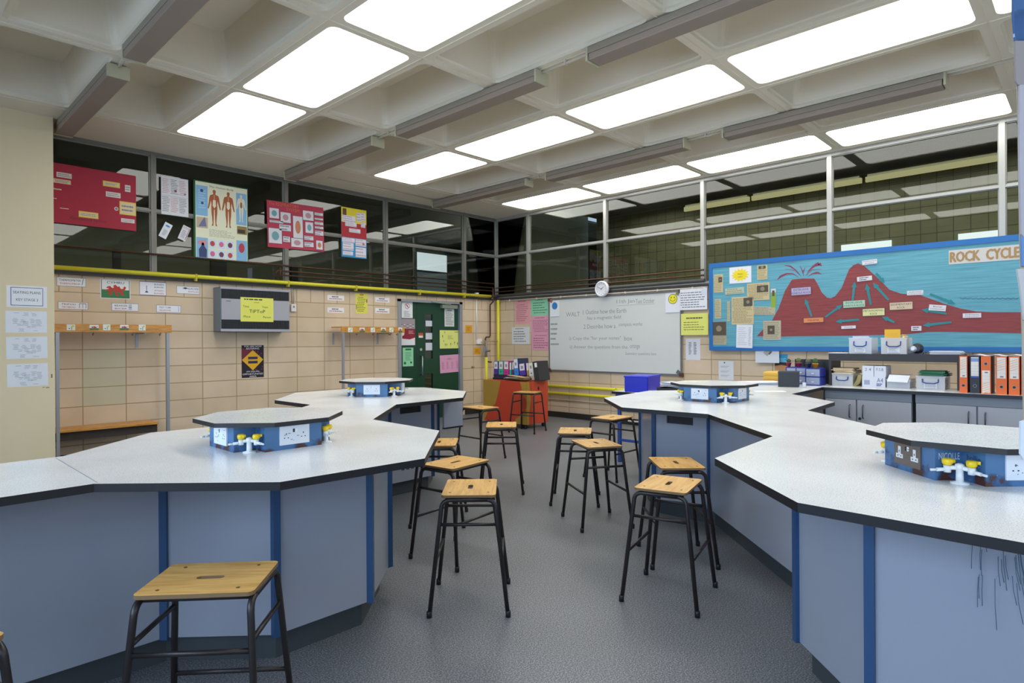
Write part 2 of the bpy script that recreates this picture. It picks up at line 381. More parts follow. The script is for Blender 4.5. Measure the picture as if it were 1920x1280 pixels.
for k in range(6):
    clerestory(1+k, 'L', MX[k+1], MX[k], M_GLASS)
    clerestory(8+k, 'R', -MX[k], -MX[k+1], M_GLASS)

# ---- what lies beyond the glass: next lab (left) and corridor room (right)
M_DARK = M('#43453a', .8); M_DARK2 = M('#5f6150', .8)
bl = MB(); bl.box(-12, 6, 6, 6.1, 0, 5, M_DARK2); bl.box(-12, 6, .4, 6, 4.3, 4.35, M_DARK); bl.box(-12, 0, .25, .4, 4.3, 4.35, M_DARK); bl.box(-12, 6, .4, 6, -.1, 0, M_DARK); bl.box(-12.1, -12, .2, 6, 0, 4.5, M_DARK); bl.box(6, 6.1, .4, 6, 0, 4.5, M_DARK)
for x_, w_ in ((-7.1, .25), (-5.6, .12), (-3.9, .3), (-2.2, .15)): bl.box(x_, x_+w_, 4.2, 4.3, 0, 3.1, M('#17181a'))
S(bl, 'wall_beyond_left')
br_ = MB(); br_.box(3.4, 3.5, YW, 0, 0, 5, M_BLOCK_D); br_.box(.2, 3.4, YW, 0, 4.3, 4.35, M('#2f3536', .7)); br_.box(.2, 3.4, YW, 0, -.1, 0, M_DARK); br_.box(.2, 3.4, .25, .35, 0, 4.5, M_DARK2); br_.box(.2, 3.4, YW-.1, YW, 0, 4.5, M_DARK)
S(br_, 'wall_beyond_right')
# lit window far beyond the green door, seen through the clerestory
a0 = at(781, 472, 1, 5.9); a1 = at(838, 534, 1, 5.9); zm = at(810, 510, 1, 5.9).z
t = thing('lit_window', 'bright daylit window in the next room seen through the clerestory above the door', 'window', (a0.x, 5.9, 0))
wd = a1.x-a0.x
MB().box(0, wd, 0, .03, zm, a0.z, emit('#dde8f6', 1.0, 'daylight_pane')).obj('upper_pane', t)
MB().box(0, wd, 0, .03, a1.z-.4, zm, emit('#8fa4a8', .22, 'dull_pane')).obj('lower_pane', t)
MB().box(-.08, 0, -.02, .05, a1.z-.4, a0.z, M('#55564e')).box(wd, wd+.08, -.02, .05, a1.z-.4, a0.z, M('#55564e')).box(0, wd, -.02, .05, zm-.03, zm+.03, M('#55564e')).obj('window_frame', t)
for k, (u0, u1) in enumerate(((1286, 1402), (1413, 1612), (1627, 1874))):
    p0 = at(u0, 395-(u0-1280)*.168, 0, 3.1); p1 = at(u1, 395-(u1-1280)*.168, 0, 3.1)
    z = at(1500, 358, 0, 3.1).z
    t = thing('tube_light', ['cream tube light beyond the glass, leftmost of the three', 'cream tube light beyond the glass, middle of the three', 'cream tube light beyond the glass, rightmost of the three'][k], 'light', (3.1, p0.y, z), 0, 'tube lights in the next room')
    L = p1.y-p0.y
    MB().box(-.03, .19, L, 0, .05, .09, M('#8d8a74')).obj('light_body', t)
    MB().box(-.03, .03, 0.03, L-.03, -.035, .05, emit('#d9cf9f', .62, 'dim_tube')).obj('light_tube', t)
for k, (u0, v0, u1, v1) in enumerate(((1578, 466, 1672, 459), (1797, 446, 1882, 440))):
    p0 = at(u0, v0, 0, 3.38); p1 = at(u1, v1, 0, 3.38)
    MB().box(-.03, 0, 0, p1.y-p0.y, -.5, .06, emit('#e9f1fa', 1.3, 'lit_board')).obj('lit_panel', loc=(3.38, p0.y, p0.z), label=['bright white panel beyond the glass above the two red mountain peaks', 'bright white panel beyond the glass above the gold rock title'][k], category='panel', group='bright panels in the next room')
MB().box(0, .9, 0, .25, 0, .35, M('#7d9488')).obj('storage_box', loc=(2.2, -3.0, 2.2), label='pale green box beyond the glass to the left of the clock', category='box')
MB().box(0, .5, 0, .3, 0, .3, M('#6e5c50')).obj('cardboard_box', loc=(2.2, -3.65, 2.2), label='brown box beyond the glass beside a pale green box', category='box')
MB().box(0, 1.2, 0, 4, 0, .06, M('#3b3a33')).obj('high_shelf', loc=(2.1, -4, 2.14), label='dark high shelf beyond the glass carrying two boxes', category='shelf')

area('next_room_fill', (1.8, -5, 4.2), (0, 0, 0), 2.5, 8, 120, (1, .98, .9))  # added fill to brighten the room beyond the right glass, no fitting modelled
area('next_lab_fill', (-3, 3, 4.2), (0, 0, 0), 12, 4, 110, (1, .98, .9))  # added fill lifting the dark lab behind the left glass, not a real fitting
# ================================================================== WALL THINGS
class Wall:
    """pixel rectangle on a wall -> a mesh-local frame whose front faces the room (-y)"""
    def __init__(s, w, off=0): s.w = w; s.off = off
    def p(s, u, v):
        if s.w == 'L': q = at(u, v, 1, -s.off); return q.x, q.z
        q = at(u, v, 0, -s.off); return -q.y, q.z
    def loc(s, a, z, d=0):
        return (a, -s.off-d, z) if s.w == 'L' else (-s.off-d, -a, z)
    @property
    def rz(s): return 0 if s.w == 'L' else -PI/2
WL, WR = Wall('L'), Wall('R')
WDOOR = Wall('L', -.03); WPIL = Wall('L', .60); WGL = Wall('L', .037); WGR = Wall('R', .0)

def sheet(name, label, cat, W, u0, vt, u1, vb, color='#e6e8ea', draw=None, tilt=0, depth=.0, group=None, th=.0015, trim=None, curl=0):
    """flat paper thing; vt and vb are measured at its middle column"""
    um = (u0+u1)/2; xa = W.p(u0, (vt+vb)/2)[0]; xb = W.p(u1, (vt+vb)/2)[0]; zt = W.p(um, vt)[1]; zb = W.p(um, vb)[1]
    cx, cz = (xa+xb)/2, (zt+zb)/2; hw, hh = (xb-xa)/2, (zt-zb)/2
    mb = MB()
    if tilt: mb.T = Matrix.Rotation(tilt, 4, 'Y')
    mb.box(-hw, hw, -th, 0, -hh, hh, M(color, .75))
    if trim: mb.rect(-hw, hw, -hh, hh, -th-.0004, M(trim[0])); mb.rect(-hw+trim[1], hw-trim[1], -hh+trim[1], hh-trim[1], -th-.0008, M(color, .75))
    y = -th-.0012
    if draw: draw(mb, hw, hh, y)
    return mb.obj(name, loc=W.loc(cx, cz, depth), rz=W.rz, label=label, category=cat, group=group)
def lines_draw(n=10, col=None, top=.75, seed=1, title=True):
    def f(mb, w, h, y):
        c = col or M_INK2
        if title: mb.rect(-w*.45, w*.45, h*.78, h*.86, y, c)
        mb.lines(-w*.8, w*.8, h*top, -h*.85, n, y, c, seed)
    return f
def plain(mb, w, h, y): pass

# -- seating plans on the pillar
def seat_title(mb, w, h, y):
    b = M('#3a4a80')
    mb.rect(-w*.8, w*.8, -h*.85, h*.85, y, b); mb.rect(-w*.77, w*.77, -h*.8, h*.8, y-.0004, M('#e6e8ea', .75))
    mb.text('SEATING PLANS', 0, h*.38, w*1.36, h*.24, y-.0008, M_INK); mb.text('KEY STAGE 3', 0, -h*.3, w*1.08, h*.24, y-.0008, M_INK)
sheet('notice_sheet', 'white sheet headed SEATING PLANS KEY STAGE 3 on the pillar', 'notice', WPIL, 12, 536, 88, 576, draw=seat_title)
def plan(seed):
    def f(mb, w, h, y):
        r = random.Random(seed)
        for cx, cz, k in ((-.5, .82, 1), (-.02, .82, 3), (.38, .8, 3), (-.6, .3, 5), (-.2, .2, 3), (-.05, 0, 4), (.3, .25, 4), (.62, .2, 6), (.35, -.25, 3), (-.35, -.2, 2), (-.25, -.65, 3), (.1, -.4, 2), (.45, -.82, 1)):
            for q in range(k):
                x = cx*w*.92+r.uniform(-.03, .03)*w; z = cz*h-q*.11*h; l = r.uniform(.08, .15)*w; mb.rect(x-l, x+l, z-.012*h, z+.012*h, y, M_INK2)
    return f
for k, (vt, vb, nm) in enumerate(((583, 623.5, 'uppermost'), (631, 672, 'middle'), (681.5, 724, 'lowest'))):
    sheet('seating_plan', 'white seating plan sheet on the pillar, %s of three' % nm, 'sheet', WPIL, 10+k*1.5, vt, 88+k, vb, draw=plan(k+3), color='#dfe3e8', group='seating plans on the pillar', tilt=(.0, -.012, -.01)[k])

# -- posters on the clerestory glass (left)
Rr = '#a3273c'
def circ(mb, w, h, y):
    P = M('#d8c49c'); W_ = M('#d7cdc9'); Y = M('#d9c14a')
    def lab(u, z, lw, lh, m, border=None):
        if border: mb.rect(u*w-lw*w-.012, u*w+lw*w+.012, z*h-lh*h-.012, z*h+lh*h+.012, y, border)
        mb.rect(u*w-lw*w, u*w+lw*w, z*h-lh*h, z*h+lh*h, y-.0004, m); mb.lines(u*w-lw*w*.85, u*w+lw*w*.85, z*h+lh*h*.7, z*h-lh*h*.7, 2, y-.0008, M_INK2, int(abs(u*99)))
    lab(-.62, .62, .16, .085, W_); lab(-.66, .4, .18, .07, P); lab(-.82, .12, .14, .02, P); lab(-.88, -.2, .1, .012, W_); lab(-.62, -.5, .09, .012, W_)
    lab(.42, .56, .17, .06, P, Y); lab(.46, .2, .17, .09, W_); lab(.8, .5, .065, .12, W_); lab(-.1, -.62, .19, .07, P, Y); lab(.8, -.22, .17, .2, P, Y); lab(.8, -.66, .16, .07, W_)
    mb.disc(.53*w, -.28*h, .05*w, y, W_); mb.disc(.53*w, -.28*h, .032*w, y-.0004, M_INK2)
    mb.text('Circulatory System', -.1*w, -.8*h, .8*w, .12*h, y, M('#5d1220'))
sheet('poster', 'large crimson circulatory system poster with small cream labels taped to the glass', 'poster', WGL, 86, 316, 255, 424, Rr, circ)
def broad(mb, w, h, y):
    pk = M('#c0909b')
    for c in range(3):
        for r_ in range(2):
            x0 = -w*.92+c*w*.62; z1 = h*.9-r_*h*.95
            mb.lines(x0, x0+w*.54, z1, z1-h*.8, 9, y, M_INK2 if (c+r_) % 2 else pk, c*3+r_)
    mb.disc(.05*w, .3*h, .1*w, y-.0004, M('#7d4b52')); mb.disc(.75*w, .2*h, .08*w, y-.0004, M_INK2); mb.rect(-.95*w, .95*w, -.03*h, .0, y-.0008, M('#b7bcc4'))
sheet('printed_sheet', 'white folded information sheet of small print taped on the glass beside the human body chart', 'sheet', WGL, 302, 333, 353, 404, '#d5d6da', broad)
sheet('leaflet', 'small tilted white card with a blue oval title on the dark glass', 'card', WGL, 303, 417, 318, 447, '#d9dde4', lambda mb, w, h, y: (mb.disc(0, .62*h, .6*w, y, M('#3f86bd'), rz=.12*h), mb.lines(-w*.5, w*.5, .1*h, -.7*h, 6, y, M_INK2, 4)), tilt=.42)
sheet('leaflet', 'small tilted white card with a dark red edge stripe on the dark glass', 'card', WGL, 338, 423, 353, 451, '#d6d3da', lambda mb, w, h, y: (mb.rect(-w*.9, w*.9, .6*h, .9*h, y, M('#c9bcc8')), mb.rect(w*.72, w*.85, -.8*h, .8*h, y, M('#7d3348')), mb.lines(-w*.6, w*.5, .4*h, -.7*h, 6, y, M_INK2, 5)), tilt=.38)

def figure(mb, x, z, s, y, m, m2=None):
    """standing anatomical figure, s = height"""
    P = [(0, .5), (.03, .49), (.042, .45), (.03, .4), (.03, .375), (.11, .34), (.13, .27), (.15, .12), (.175, -.02), (.15, -.04), (.115, .08), (.09, .2), (.075, .1), (.08, .0), (.075, -.15), (.06, -.28), (.05, -.42), (.075, -.49), (.03, -.49), (.018, -.3), (.01, -.05), (0, -.03)]
    poly = P+[(-a, b) for a, b in P[::-1]][1:-1]
    mb.flat([(x+a*s, z+b*s) for a, b in poly], y, m)
    if m2:
        mb.flat([(x+a*s, z+b*s) for a, b in ((-.035, .22), (.035, .22), (.045, .06), (0, -.01), (-.045, .06))], y-.0006, m2)
        mb.rect(x-.004*s, x+.004*s, z+.05*s, z+.36*s, y-.0008, m2)
def body_poster(mb, w, h, y):
    BL = M('#7fb1d6'); BR = M('#a5562c'); CR = M('#e4d9bd'); RD = M('#b5483d'); DK = M('#35406b')
    mb.rect(-w*.99, -w*.55, .12*h, .9*h, y, BL); mb.rect(w*.55, w*.97, 0, .86*h, y, BL); mb.rect(-w*.98, -w*.55, -.97*h, -.45*h, y, BL); mb.rect(w*.55, w*.98, -.97*h, -.42*h, y, BL)
    mb.text('The Human Body', -.02*w, .905*h, .95*w, .055*h, y, M_BLK)
    figure(mb, -.3*w, .36*h, h*.96, y-.0004, BR, CR); figure(mb, .24*w, .36*h, h*.96, y-.0004, BR, CR); figure(mb, .75*w, .45*h, h*.74, y-.0008, CR, M('#8a6a50'))
    figure(mb, -.74*w, -.84*h, h*.62, y-.0008, DK) if False else None
    mb.flat([(-.74*w+a*w, -.96*h+b*h) for a, b in ((-.14, 0), (-.15, .2), (-.05, .3), (-.04, .38), (.04, .38), (.05, .3), (.15, .2), (.14, 0))], y-.0006, DK)
    for k in range(3):
        for r_ in range(2):
            x = (-.38+.34*k)*w; z = (-.58-.27*r_)*h
            mb.rect(x-.14*w, x+.14*w, z-.11*h, z+.11*h, y, M('#c9d7ea')); mb.disc(x, z, .09*w, y-.0004, [RD, M('#c9698c'), M('#6a3a52')][(k+r_) % 3], rz=.07*h)
    mb.disc(.76*w, -.62*h, .12*w, y-.0006, M('#b03a48'), rz=.13*h); mb.disc(-.75*w, -.58*h, .17*w, y-.0006, M('#c98a92'), rz=.07*h)
    mb.rect(-.97*w, -.55*w, -.2*h, .08*h, y-.0002, M('#b9a58f')); mb.flat([(-.9*w, -.17*h), (-.6*w, -.15*h), (-.66*w, .1*h), (-.78*w, -.02*h)], y-.0006, M('#6a6f8f'))
    mb.rect(.58*w, .98*w, -.25*h, -.03*h, y-.0002, M('#8a7442')); mb.rect(.6*w, .9*w, -.22*h, -.12*h, y-.0006, M('#3a2f22'))
    mb.lines(-.5*w, .5*w, -.2*h, -.4*h, 6, y, M('#a9a894'), 8); mb.lines(-.9*w, -.62*w, .8*h, .3*h, 8, y-.0004, M('#a8cbe4'), 9)
    mb.disc(-.77*w, .77*h, .06*w, y-.0006, DK); mb.disc(-.75*w, .45*h, .05*w, y-.0006, DK)
sheet('anatomy_chart', 'green-bordered human body wall chart with muscle figures taped on the clerestory glass', 'poster', WGL, 363, 345, 465, 490, '#1f5b32', None, th=.002).name
sheet('anatomy_chart_tmp', 'x', 'x', WGL, 366.5, 347, 463.5, 488, '#dfe0c4', body_poster, depth=.003)
_a = bpy.data.objects['anatomy_chart']; _b = bpy.data.objects['anatomy_chart_tmp']; _b.name = 'printed_chart'
for k in ('label', 'category'): del _b[k]
_b.parent = _a; _b.location = _b.location-_a.location; _b.rotation_euler = (0, 0, 0)
def resp(mb, w, h, y):
    PB = M('#d5d3d8'); OR = M('#d8733a'); K = M('#63303d')
    mb.text('The RESPIRATORY', -.42*w, .88*h, 1.05*w, .15*h, y, OR); mb.text('SYSTEM', -.12*w, .7*h, .45*w, .13*h, y, OR)
    for a, b, c, d in ((-.92, -.6, .25, .68), (-.55, -.2, .12, .56), (-.12, .22, -.5, .46), (.24, .62, .34, .76), (.32, .6, -.22, .26), (-.6, -.2, -.24, .02), (-.96, -.52, -.82, -.18), (-.48, -.24, -.72, -.48), (-.2, .22, -.9, -.52), (.26, .6, -.54, -.36), (.26, .6, -.84, -.64), (.7, .94, -.92, -.52), (.66, .98, .62, .74), (.66, .98, .42, .5), (.66, .98, .2, .32), (.66, .98, .02, .12), (.66, .98, -.28, -.08), (-.92, -.46, .06, .16)):
        mb.rect(a*w-.006, b*w+.006, c*h-.006, d*h+.006, y, K); mb.rect(a*w, b*w, c*h, d*h, y-.0004, PB)
        if d-c > .3: mb.disc((a+b)/2*w, (c+d)/2*h, .28*(b-a)*w, y-.0008, [M('#6fa0a8'), M('#c47a58'), M('#b98a94')][int(abs(a*10)) % 3], rz=.3*(d-c)*h)
        else: mb.lines(a*w*.98+.004, b*w*.98, d*h, c*h, 2, y-.0008, M_INK2, 3)
sheet('poster', 'pink handmade respiratory system poster with orange title on the clerestory glass', 'poster', WGL, 501, 382, 607, 467, '#b53a52', resp, tilt=-.02)
def ryb(mb, w, h, y):
    mb.rect(-w, w, .4*h, h, y, M('#d9c92b')); mb.rect(-w, w, -.2*h, .4*h, y, M('#a51f2c')); mb.rect(-w, w, -h, -.2*h, y, M('#1f86b8'))
    for a, b, c, d in ((-.95, .1, .42, .68), (.2, .6, .5, .85), (.6, .9, .55, .88), (-.7, .2, .25, .42), (.55, .9, .28, .5), (-.4, .5, .02, .18), (-.95, .05, -.4, -.22), (.1, .95, -.5, -.22), (-.9, -.05, -.72, -.42), (.1, .95, -.95, -.55), (-.9, -.1, -.92, -.76)):
        mb.rect(a*w, b*w, c*h, d*h, y-.0004, M('#d9d4de')); mb.lines(a*w*.97, b*w*.97, d*h, c*h, 3, y-.0008, M('#a99fac'), 5)
    mb.rect(-.9*w, -.6*w, .68*h, .95*h, y-.0004, M('#6b3a2a')); mb.disc(.75*w, -.4*h, .1*w, y-.001, M('#b4705e'))
sheet('poster', 'narrow poster in yellow, red and blue bands on the clerestory glass', 'poster', WGL, 640, 391, 687, 483, '#c9c9c9', ryb)

# -- equipment name labels and notices on the left wall
def eng_wel(l1, l2, icon=None, split=False):
    def f(mb, w, h, y):
        mb.rect(-w, w, -h, h, y+.0004, M('#5b6078')); mb.rect(-w*.975, w*.975, -h*.92, h*.92, y, M('#e4e6ec'))
        K = M('#2f3242'); R = M('#b04650'); y -= .0004
        if split:
            mb.text(l1[0], .45*w, .62*h, .7*w, .24*h, y, K); mb.text(l1[1], .45*w, .22*h, .7*w, .22*h, y, K); mb.text(l2[0], .45*w, -.25*h, .66*w, .22*h, y, R); mb.text(l2[1], .45*w, -.66*h, .72*w, .22*h, y, R)
        else:
            ox = .45*w if icon == 'gauze' else -.1*w if icon == 'thermo' else -.3*w if icon else 0
            mb.text(l1, ox, .36*h, (1.5 if icon == 'thermo' else .95 if icon else .8)*w, .42*h, y, K); mb.text(l2, ox, -.4*h, (1.4 if icon == 'thermo' else .9 if icon else 1.2)*w, .4*h, y, R)
        if icon == 'thermo': mb.flat([(.8*w, .8*h), (.84*w, .8*h), (.74*w, -.6*h), (.7*w, -.6*h)], y, K)
        if icon == 'tripod':
            for a in (.4, .62, .85): mb.rect(a*w, (a+.03)*w, -.6*h, .6*h, y, K)
            mb.rect(.4*w, .88*w, .55*h, .68*h, y, K)
        if icon == 'beaker': mb.rect(.25*w, .5*w, -.7*h, .75*h, y, M('#b9bfd0')); mb.rect(.27*w, .48*w, -.1*h, .0, y-.0004, K)
        if icon == 'tube': mb.rect(.78*w, .84*w, -.7*h, .8*h, y, M('#a9b4cf'))
        if icon == 'gauze': mb.flat([(-.5*w, .45*h), (-.25*w, .7*h), (.0*w, .45*h), (-.25*w, .2*h)], y, K)
        if icon == 'burner':
            mb.rect(-.5*w, -.46*w, -.45*h, .4*h, y, K); mb.flat([(-.62*w, -.6*h), (-.34*w, -.6*h), (-.42*w, -.4*h), (-.54*w, -.4*h)], y, M('#2b4a80'))
    return f
sheet('equipment_label', 'white THERMOMETER label high on the left wall beside the pillar', 'label', WL, 106, 520, 161, 537, draw=eng_wel('THERMOMETER', 'THERMOMEDR', 'thermo'), group='equipment name labels')
DRAG = [(-.86, .35), (-.72, .62), (-.5, .72), (-.4, .55), (-.28, .38), (-.15, .5), (-.22, .8), (.0, .95), (.2, .62), (.32, .78), (.42, .45), (.5, .3), (.66, .3), (.72, .62), (.84, .75), (.95, .55), (.86, .2), (.74, .0), (.62, -.02), (.6, -.3), (.82, -.62), (.78, -.8), (.5, -.72), (.4, -.35), (.16, -.2), (.2, -.5), (.3, -.82), (.02, -.85), (-.02, -.5), (-.1, -.15), (-.3, -.1), (-.42, -.4), (-.3, -.66), (-.56, -.85), (-.66, -.6), (-.6, -.1), (-.74, .0), (-.92, -.18), (-.98, -.02), (-.78, .16), (-.6, .22), (-.66, .36)]
def cymru(mb, w, h, y):
    mb.rect(-w*.94, w*.94, -h*.92, h*.92, y, M('#4c5a63')); mb.rect(-w*.9, w*.9, -h*.9, h*.9, y-.0003, M('#e3e6e4')); mb.rect(-w*.9, w*.9, -h*.9, -.08*h, y-.0006, M('#2c7a44'))
    mb.text('CYMRU', 0, .65*h, 1.15*w, .22*h, y-.0009, M_BLK)
    mb.flat([(a*.74*w, (b*.62-.15)*h) for a, b in DRAG], y-.0012, M('#b8382f'))
sheet('flag_print', 'small green and white CYMRU print with a red dragon', 'flag', WL, 188, 523.5, 244.5, 560, '#e0e2e2', cymru)
sheet('equipment_label', 'tall white BUNSEN BURNER label with a burner drawing', 'label', WL, 261.5, 528, 311.5, 554, draw=eng_wel(('BUNSEN', 'BURNER'), ('BYNSEN', 'BUNSEN'), 'burner', True), group='equipment name labels')
sheet('equipment_label', 'white GAUZE label left of the wall heater', 'label', WL, 331, 536.5, 374, 551, draw=eng_wel('GAUZE', 'RHWYLLEN', 'gauze'), group='equipment name labels')
sheet('equipment_label', 'white TRIPOD label above the long coat rail', 'label', WL, 108.5, 566, 165, 580, draw=eng_wel('TRIPOD', 'TRYBEDD', 'tripod'), group='equipment name labels')
sheet('equipment_label', 'white BEAKER label below the red dragon print', 'label', WL, 209, 568.5, 259.5, 583, draw=eng_wel('BEAKER', 'BICER', 'beaker'), group='equipment name labels')
sheet('equipment_label', 'white TEST TUBE label below the bunsen burner label', 'label', WL, 293, 572, 339, 586, draw=eng_wel('TEST TUBE', 'PROFDIWB', 'tube'), group='equipment name labels')
for a in ((614, 553.5, 645, 563, 'upper left of the yellow notice above the short coat rail', 'SAFETY', 'DIOGELWCH'), (614, 576.5, 645, 586, 'lower left of the yellow notice above the short coat rail', 'TONGS', 'GEFEL'), (703.5, 557.5, 730, 566.5, 'upper right of the yellow notice, next to the green door', 'CRUCIBLE', 'CRWSIBL'), (703.5, 577.5, 730, 587, 'lower right of the yellow notice, next to the green door', 'BOILING', 'BERWI')):
    sheet('word_label', 'small white word label, '+a[4], 'label', WL, *a[:4], draw=lambda mb, w, h, y, a=a: (mb.lines(-w*.5, w*.5, .7*h, .1*h, 1, y, M('#5d5f70'), 3, .8), mb.lines(-w*.8, w*.8, -.1*h, -.7*h, 1, y, M('#b0646c'), 4, .6)), group='small word labels')
def yn(mb, w, h, y): mb.rect(-.3*w, .3*w, .8*h, .92*h, y, M('#d2622a')); mb.lines(-w*.75, w*.75, .68*h, -.85*h, 9, y, M('#77762a'), 2); mb.rect(.8*w, .95*w, .1*h, .45*h, y, M('#55551a')); mb.rect(-.95*w, -.85*w, -.6*h, -.1*h, y, M('#55551a'))
sheet('notice_sheet', 'tall yellow notice between four small word labels', 'notice', WL, 667, 550, 689, 587.5, '#dcd75a', yn)
def eo(mb, w, h, y):
    mb.rect(-w, -.1*w, 0, h*.8, y, M('#6f1f35')); mb.flat([(0, .7*h), (.95*w, .1*h), (0, -.56*h), (-.98*w, .1*h)], y-.0004, M('#e0a818'))
    for z in (.2, -.06): mb.rect(-.43*w, .43*w, (z-.07)*h, (z+.09)*h, y-.0008, M('#2a2450'))
    for t_, z, ww in (('YOU ARE NOW', .93, 1.6), ('ENTERING', .79, 1.15), ('AN EQUAL', -.63, 1.2), ('OPPORTUNITIES', -.78, 1.85), ('AREA', -.93, .65)): mb.text(t_, 0, z*h, ww*w, .1*h, y-.0006, M('#e6e4ec'))
    r = random.Random(2)
    for k in range(14): mb.disc(r.uniform(.1, .9)*w, r.choice((-1, 1))*r.uniform(.3, .65)*h, .05*w, y-.0002, M('#8a2d3c'), 8)
sheet('poster', 'dark equal opportunities poster with a yellow diamond and equals sign', 'poster', WL, 453, 647, 494.5, 707.5, '#1d1a26', eo)

# -- wall heater
hx0, hx1 = at(413, 538, 1, -.25).x, at(543, 580, 1, -.25).x
t = thing('wall_heater', 'grey wall-mounted fan heater with dark grilles above the equal opportunities poster', 'heater', ((hx0+hx1)/2, 0, 1.545))
hw = (hx1-hx0)/2; HG = M('#6f7a82', .4); HL = M('#a3a3ab', .4)
MB().box(-hw, hw, -.25, 0, 0, .60, HG).obj('casing', t, bevel=.008)
MB().box(-hw+.01, hw-.01, -.262, -.25, .44-.28, .44, HL).box(-hw, hw, -.262, -.25, .57, .60, HL).box(-hw, hw, -.262, -.25, 0, .035, HL).obj('front_panel', t)
for z0, z1, nm in ((.44, .57, 'u'), (.035, .16, 'l')):
    g = MB().box(-hw+.012, hw-.012, -.252, -.25, z0, z1, M_BLK)
    for k in range(9): z = z0+.008+k*(z1-z0-.016)/8; g.box(-hw+.012, hw-.012, -.260, -.252, z-.002, z+.002, M('#33383e'))
    for k in range(26): x = -hw+.03+k*(2*hw-.06)/25; g.box(x-.001, x+.001, -.261, -.252, z0, z1, M('#33383e'))
    g.obj('grille', t)
MB().box(-hw+.07, -hw+.13, -.264, -.262, .405, .412, M_BLK).obj('maker_plate', t)
def tiptop(mb, w, h, y):
    K = M('#4a5526')
    mb.lines(-w*.9, w*.9, h*.92, h*.76, 1, y, M('#3a3f20'), 2, .6); mb.lines(-w*.2, w*.2, .64*h, .55*h, 1, y, K, 3)
    mb.text('Time', -.68*w, .25*h, .36*w, .18*h, y, K); mb.text('Topic', .48*w, .22*h, .38*w, .2*h, y, K); mb.text('TiPToP', -.0*w, -.14*h, .98*w, .27*h, y, M('#23270f'))
    mb.text('Place', -.62*w, -.58*h, .4*w, .17*h, y, K); mb.text('Person', .6*w, -.6*h, .48*w, .17*h, y, K)
sheet('notice_sheet', 'yellow TIP TOP sheet taped to the front of the wall heater', 'notice', Wall('L', .263), 451, 558, 512.5, 603, '#dede66', tiptop)
fx, fz = WL.p(549, 577)
t = thing('fused_switch', 'white fused switch with conduit just right of the wall heater', 'switch', (fx, 0, fz))
MB().box(-.04, .04, -.035, 0, -.055, .055, M_WHITE).obj('switch_box', t, bevel=.004); MB().box(-.012, .012, -.042, -.035, .0, .03, M('#9a9a98')).obj('switch_rocker', t)
MB().tube([(-.012, -.012, .055), (-.012, -.012, .33)], .009, M_COND).tube([(.012, -.012, .055), (.012, -.012, .33)], .006, M_COND).obj('conduit', t)

# -- gas, water and conduit pipes
zp = 2.268
t = thing('gas_pipe', 'long yellow gas pipe along the top of the left-hand wall', 'pipe', (-4.5, -.09, zp))
MB().tube([(-2.80, 0, 0), (4.27, 0, 0)], .026, M_YEL, 12).obj('pipe_run', t)
for x in (-5.7, -4.42, -3.28, -2.0, -.95):
    MB().box(x+4.5-.01, x+4.5+.01, -.03, .09, -.06, -.025, M('#b9a92c')).box(x+4.5-.012, x+4.5+.012, -.031, .031, -.031, .031, M('#b9a92c')).obj('pipe_clip', t)
MB().tube([(4.25, 0, 0), (4.40, 0, 0)], .034, M('#2c2c2c'), 12).tube([(4.3, 0, -.05), (4.3, 0, .03)], .02, M('#d8d8d8'), 8).obj('valve', t)
def run(name, label, pts, r, m, cat='pipe', group=None, n=8, smooth=None):
    mb = MB().tube(pts, r, m, n); o = mb.obj(name, label=label, category=cat, group=group); recentre(o); return o
xv = at(519, 520, 1, -.08).x
for k, (z, lab, x0) in enumerate(((2.52, 'highest', -7.30), (2.44, 'second highest', xv+.03), (2.375, 'third highest', xv+.07), (2.33, 'lowest', xv))):
    pts = [(x0, -.06-.01*k, z), (-.12-.03*k, -.06-.01*k, z)] if k != 1 else [(xv, -.05, 2.32), (xv, -.06, z-.03), (xv+.03, -.06, z), (-.15, -.06, z)]
    if k < 3: run('water_pipe', 'thin brown copper pipe crossing the left clerestory, %s of three' % lab.replace('third highest', 'lowest'), pts, .011, M_COPPER, group='copper pipes over the left clerestory')
run('water_pipe', 'short upright copper pipe above the wall heater', [(xv+.06, -.07, 2.31), (xv+.06, -.07, 2.5)], .012, M_COPPER)
for k, (v1, v2) in enumerate(((541, 506), (549, 517))):
    z = at(1130, 0, 0, 0).z*0 + (2.44, 2.36)[k]
    run('water_pipe', 'thin brown pipe across the foot of the right clerestory, %s of two' % ('upper', 'lower')[k], [(-.07, -.05, z), (-.07, -4.45, z)], .012, M_COPPER, group='copper pipes over the right clerestory')
run('drain_pipe', 'thick dark grey pipe behind the wall clock at the clerestory foot', [(-.05, -.05, 2.285), (-.05, -4.45, 2.285)], .028, M('#4d4c48', .6))
t = thing('conduit_run', 'thin cream conduit with clips above the whiteboard', 'conduit', (-.036, -2.3, 2.182))
MB().tube([(0, 2.24, 0), (0, -2.2, .0)], .012, M('#d8cfbd'), 8).obj('conduit', t)
for y in (1.9, 1.2, .62, .05, -.75, -1.35, -1.95): MB().box(-.012, .02, y-.012, y+.012, -.018, .022, M('#d8cfbd')).obj('conduit_clip', t)
for k, (v, lab) in enumerate(((727, 'upper'), (741, 'lower'))):
    z = at(1100, v, 0, -.06).z
    t = thing('gas_pipe', 'low yellow gas pipe beside the painted cupboard, %s of two' % lab, 'pipe', (-.06, -2.6, z), 0, 'low yellow gas pipes')
    MB().tube([(0, 1.5, 0), (0, -1.7, 0)], .026, M_YEL, 12).obj('pipe_run', t)
    MB().box(-.03, .06, -.3, -.27, -.04, .03, M_YEL).obj('pipe_clip', t)
z = at(1100, 753, 0, -.03).z
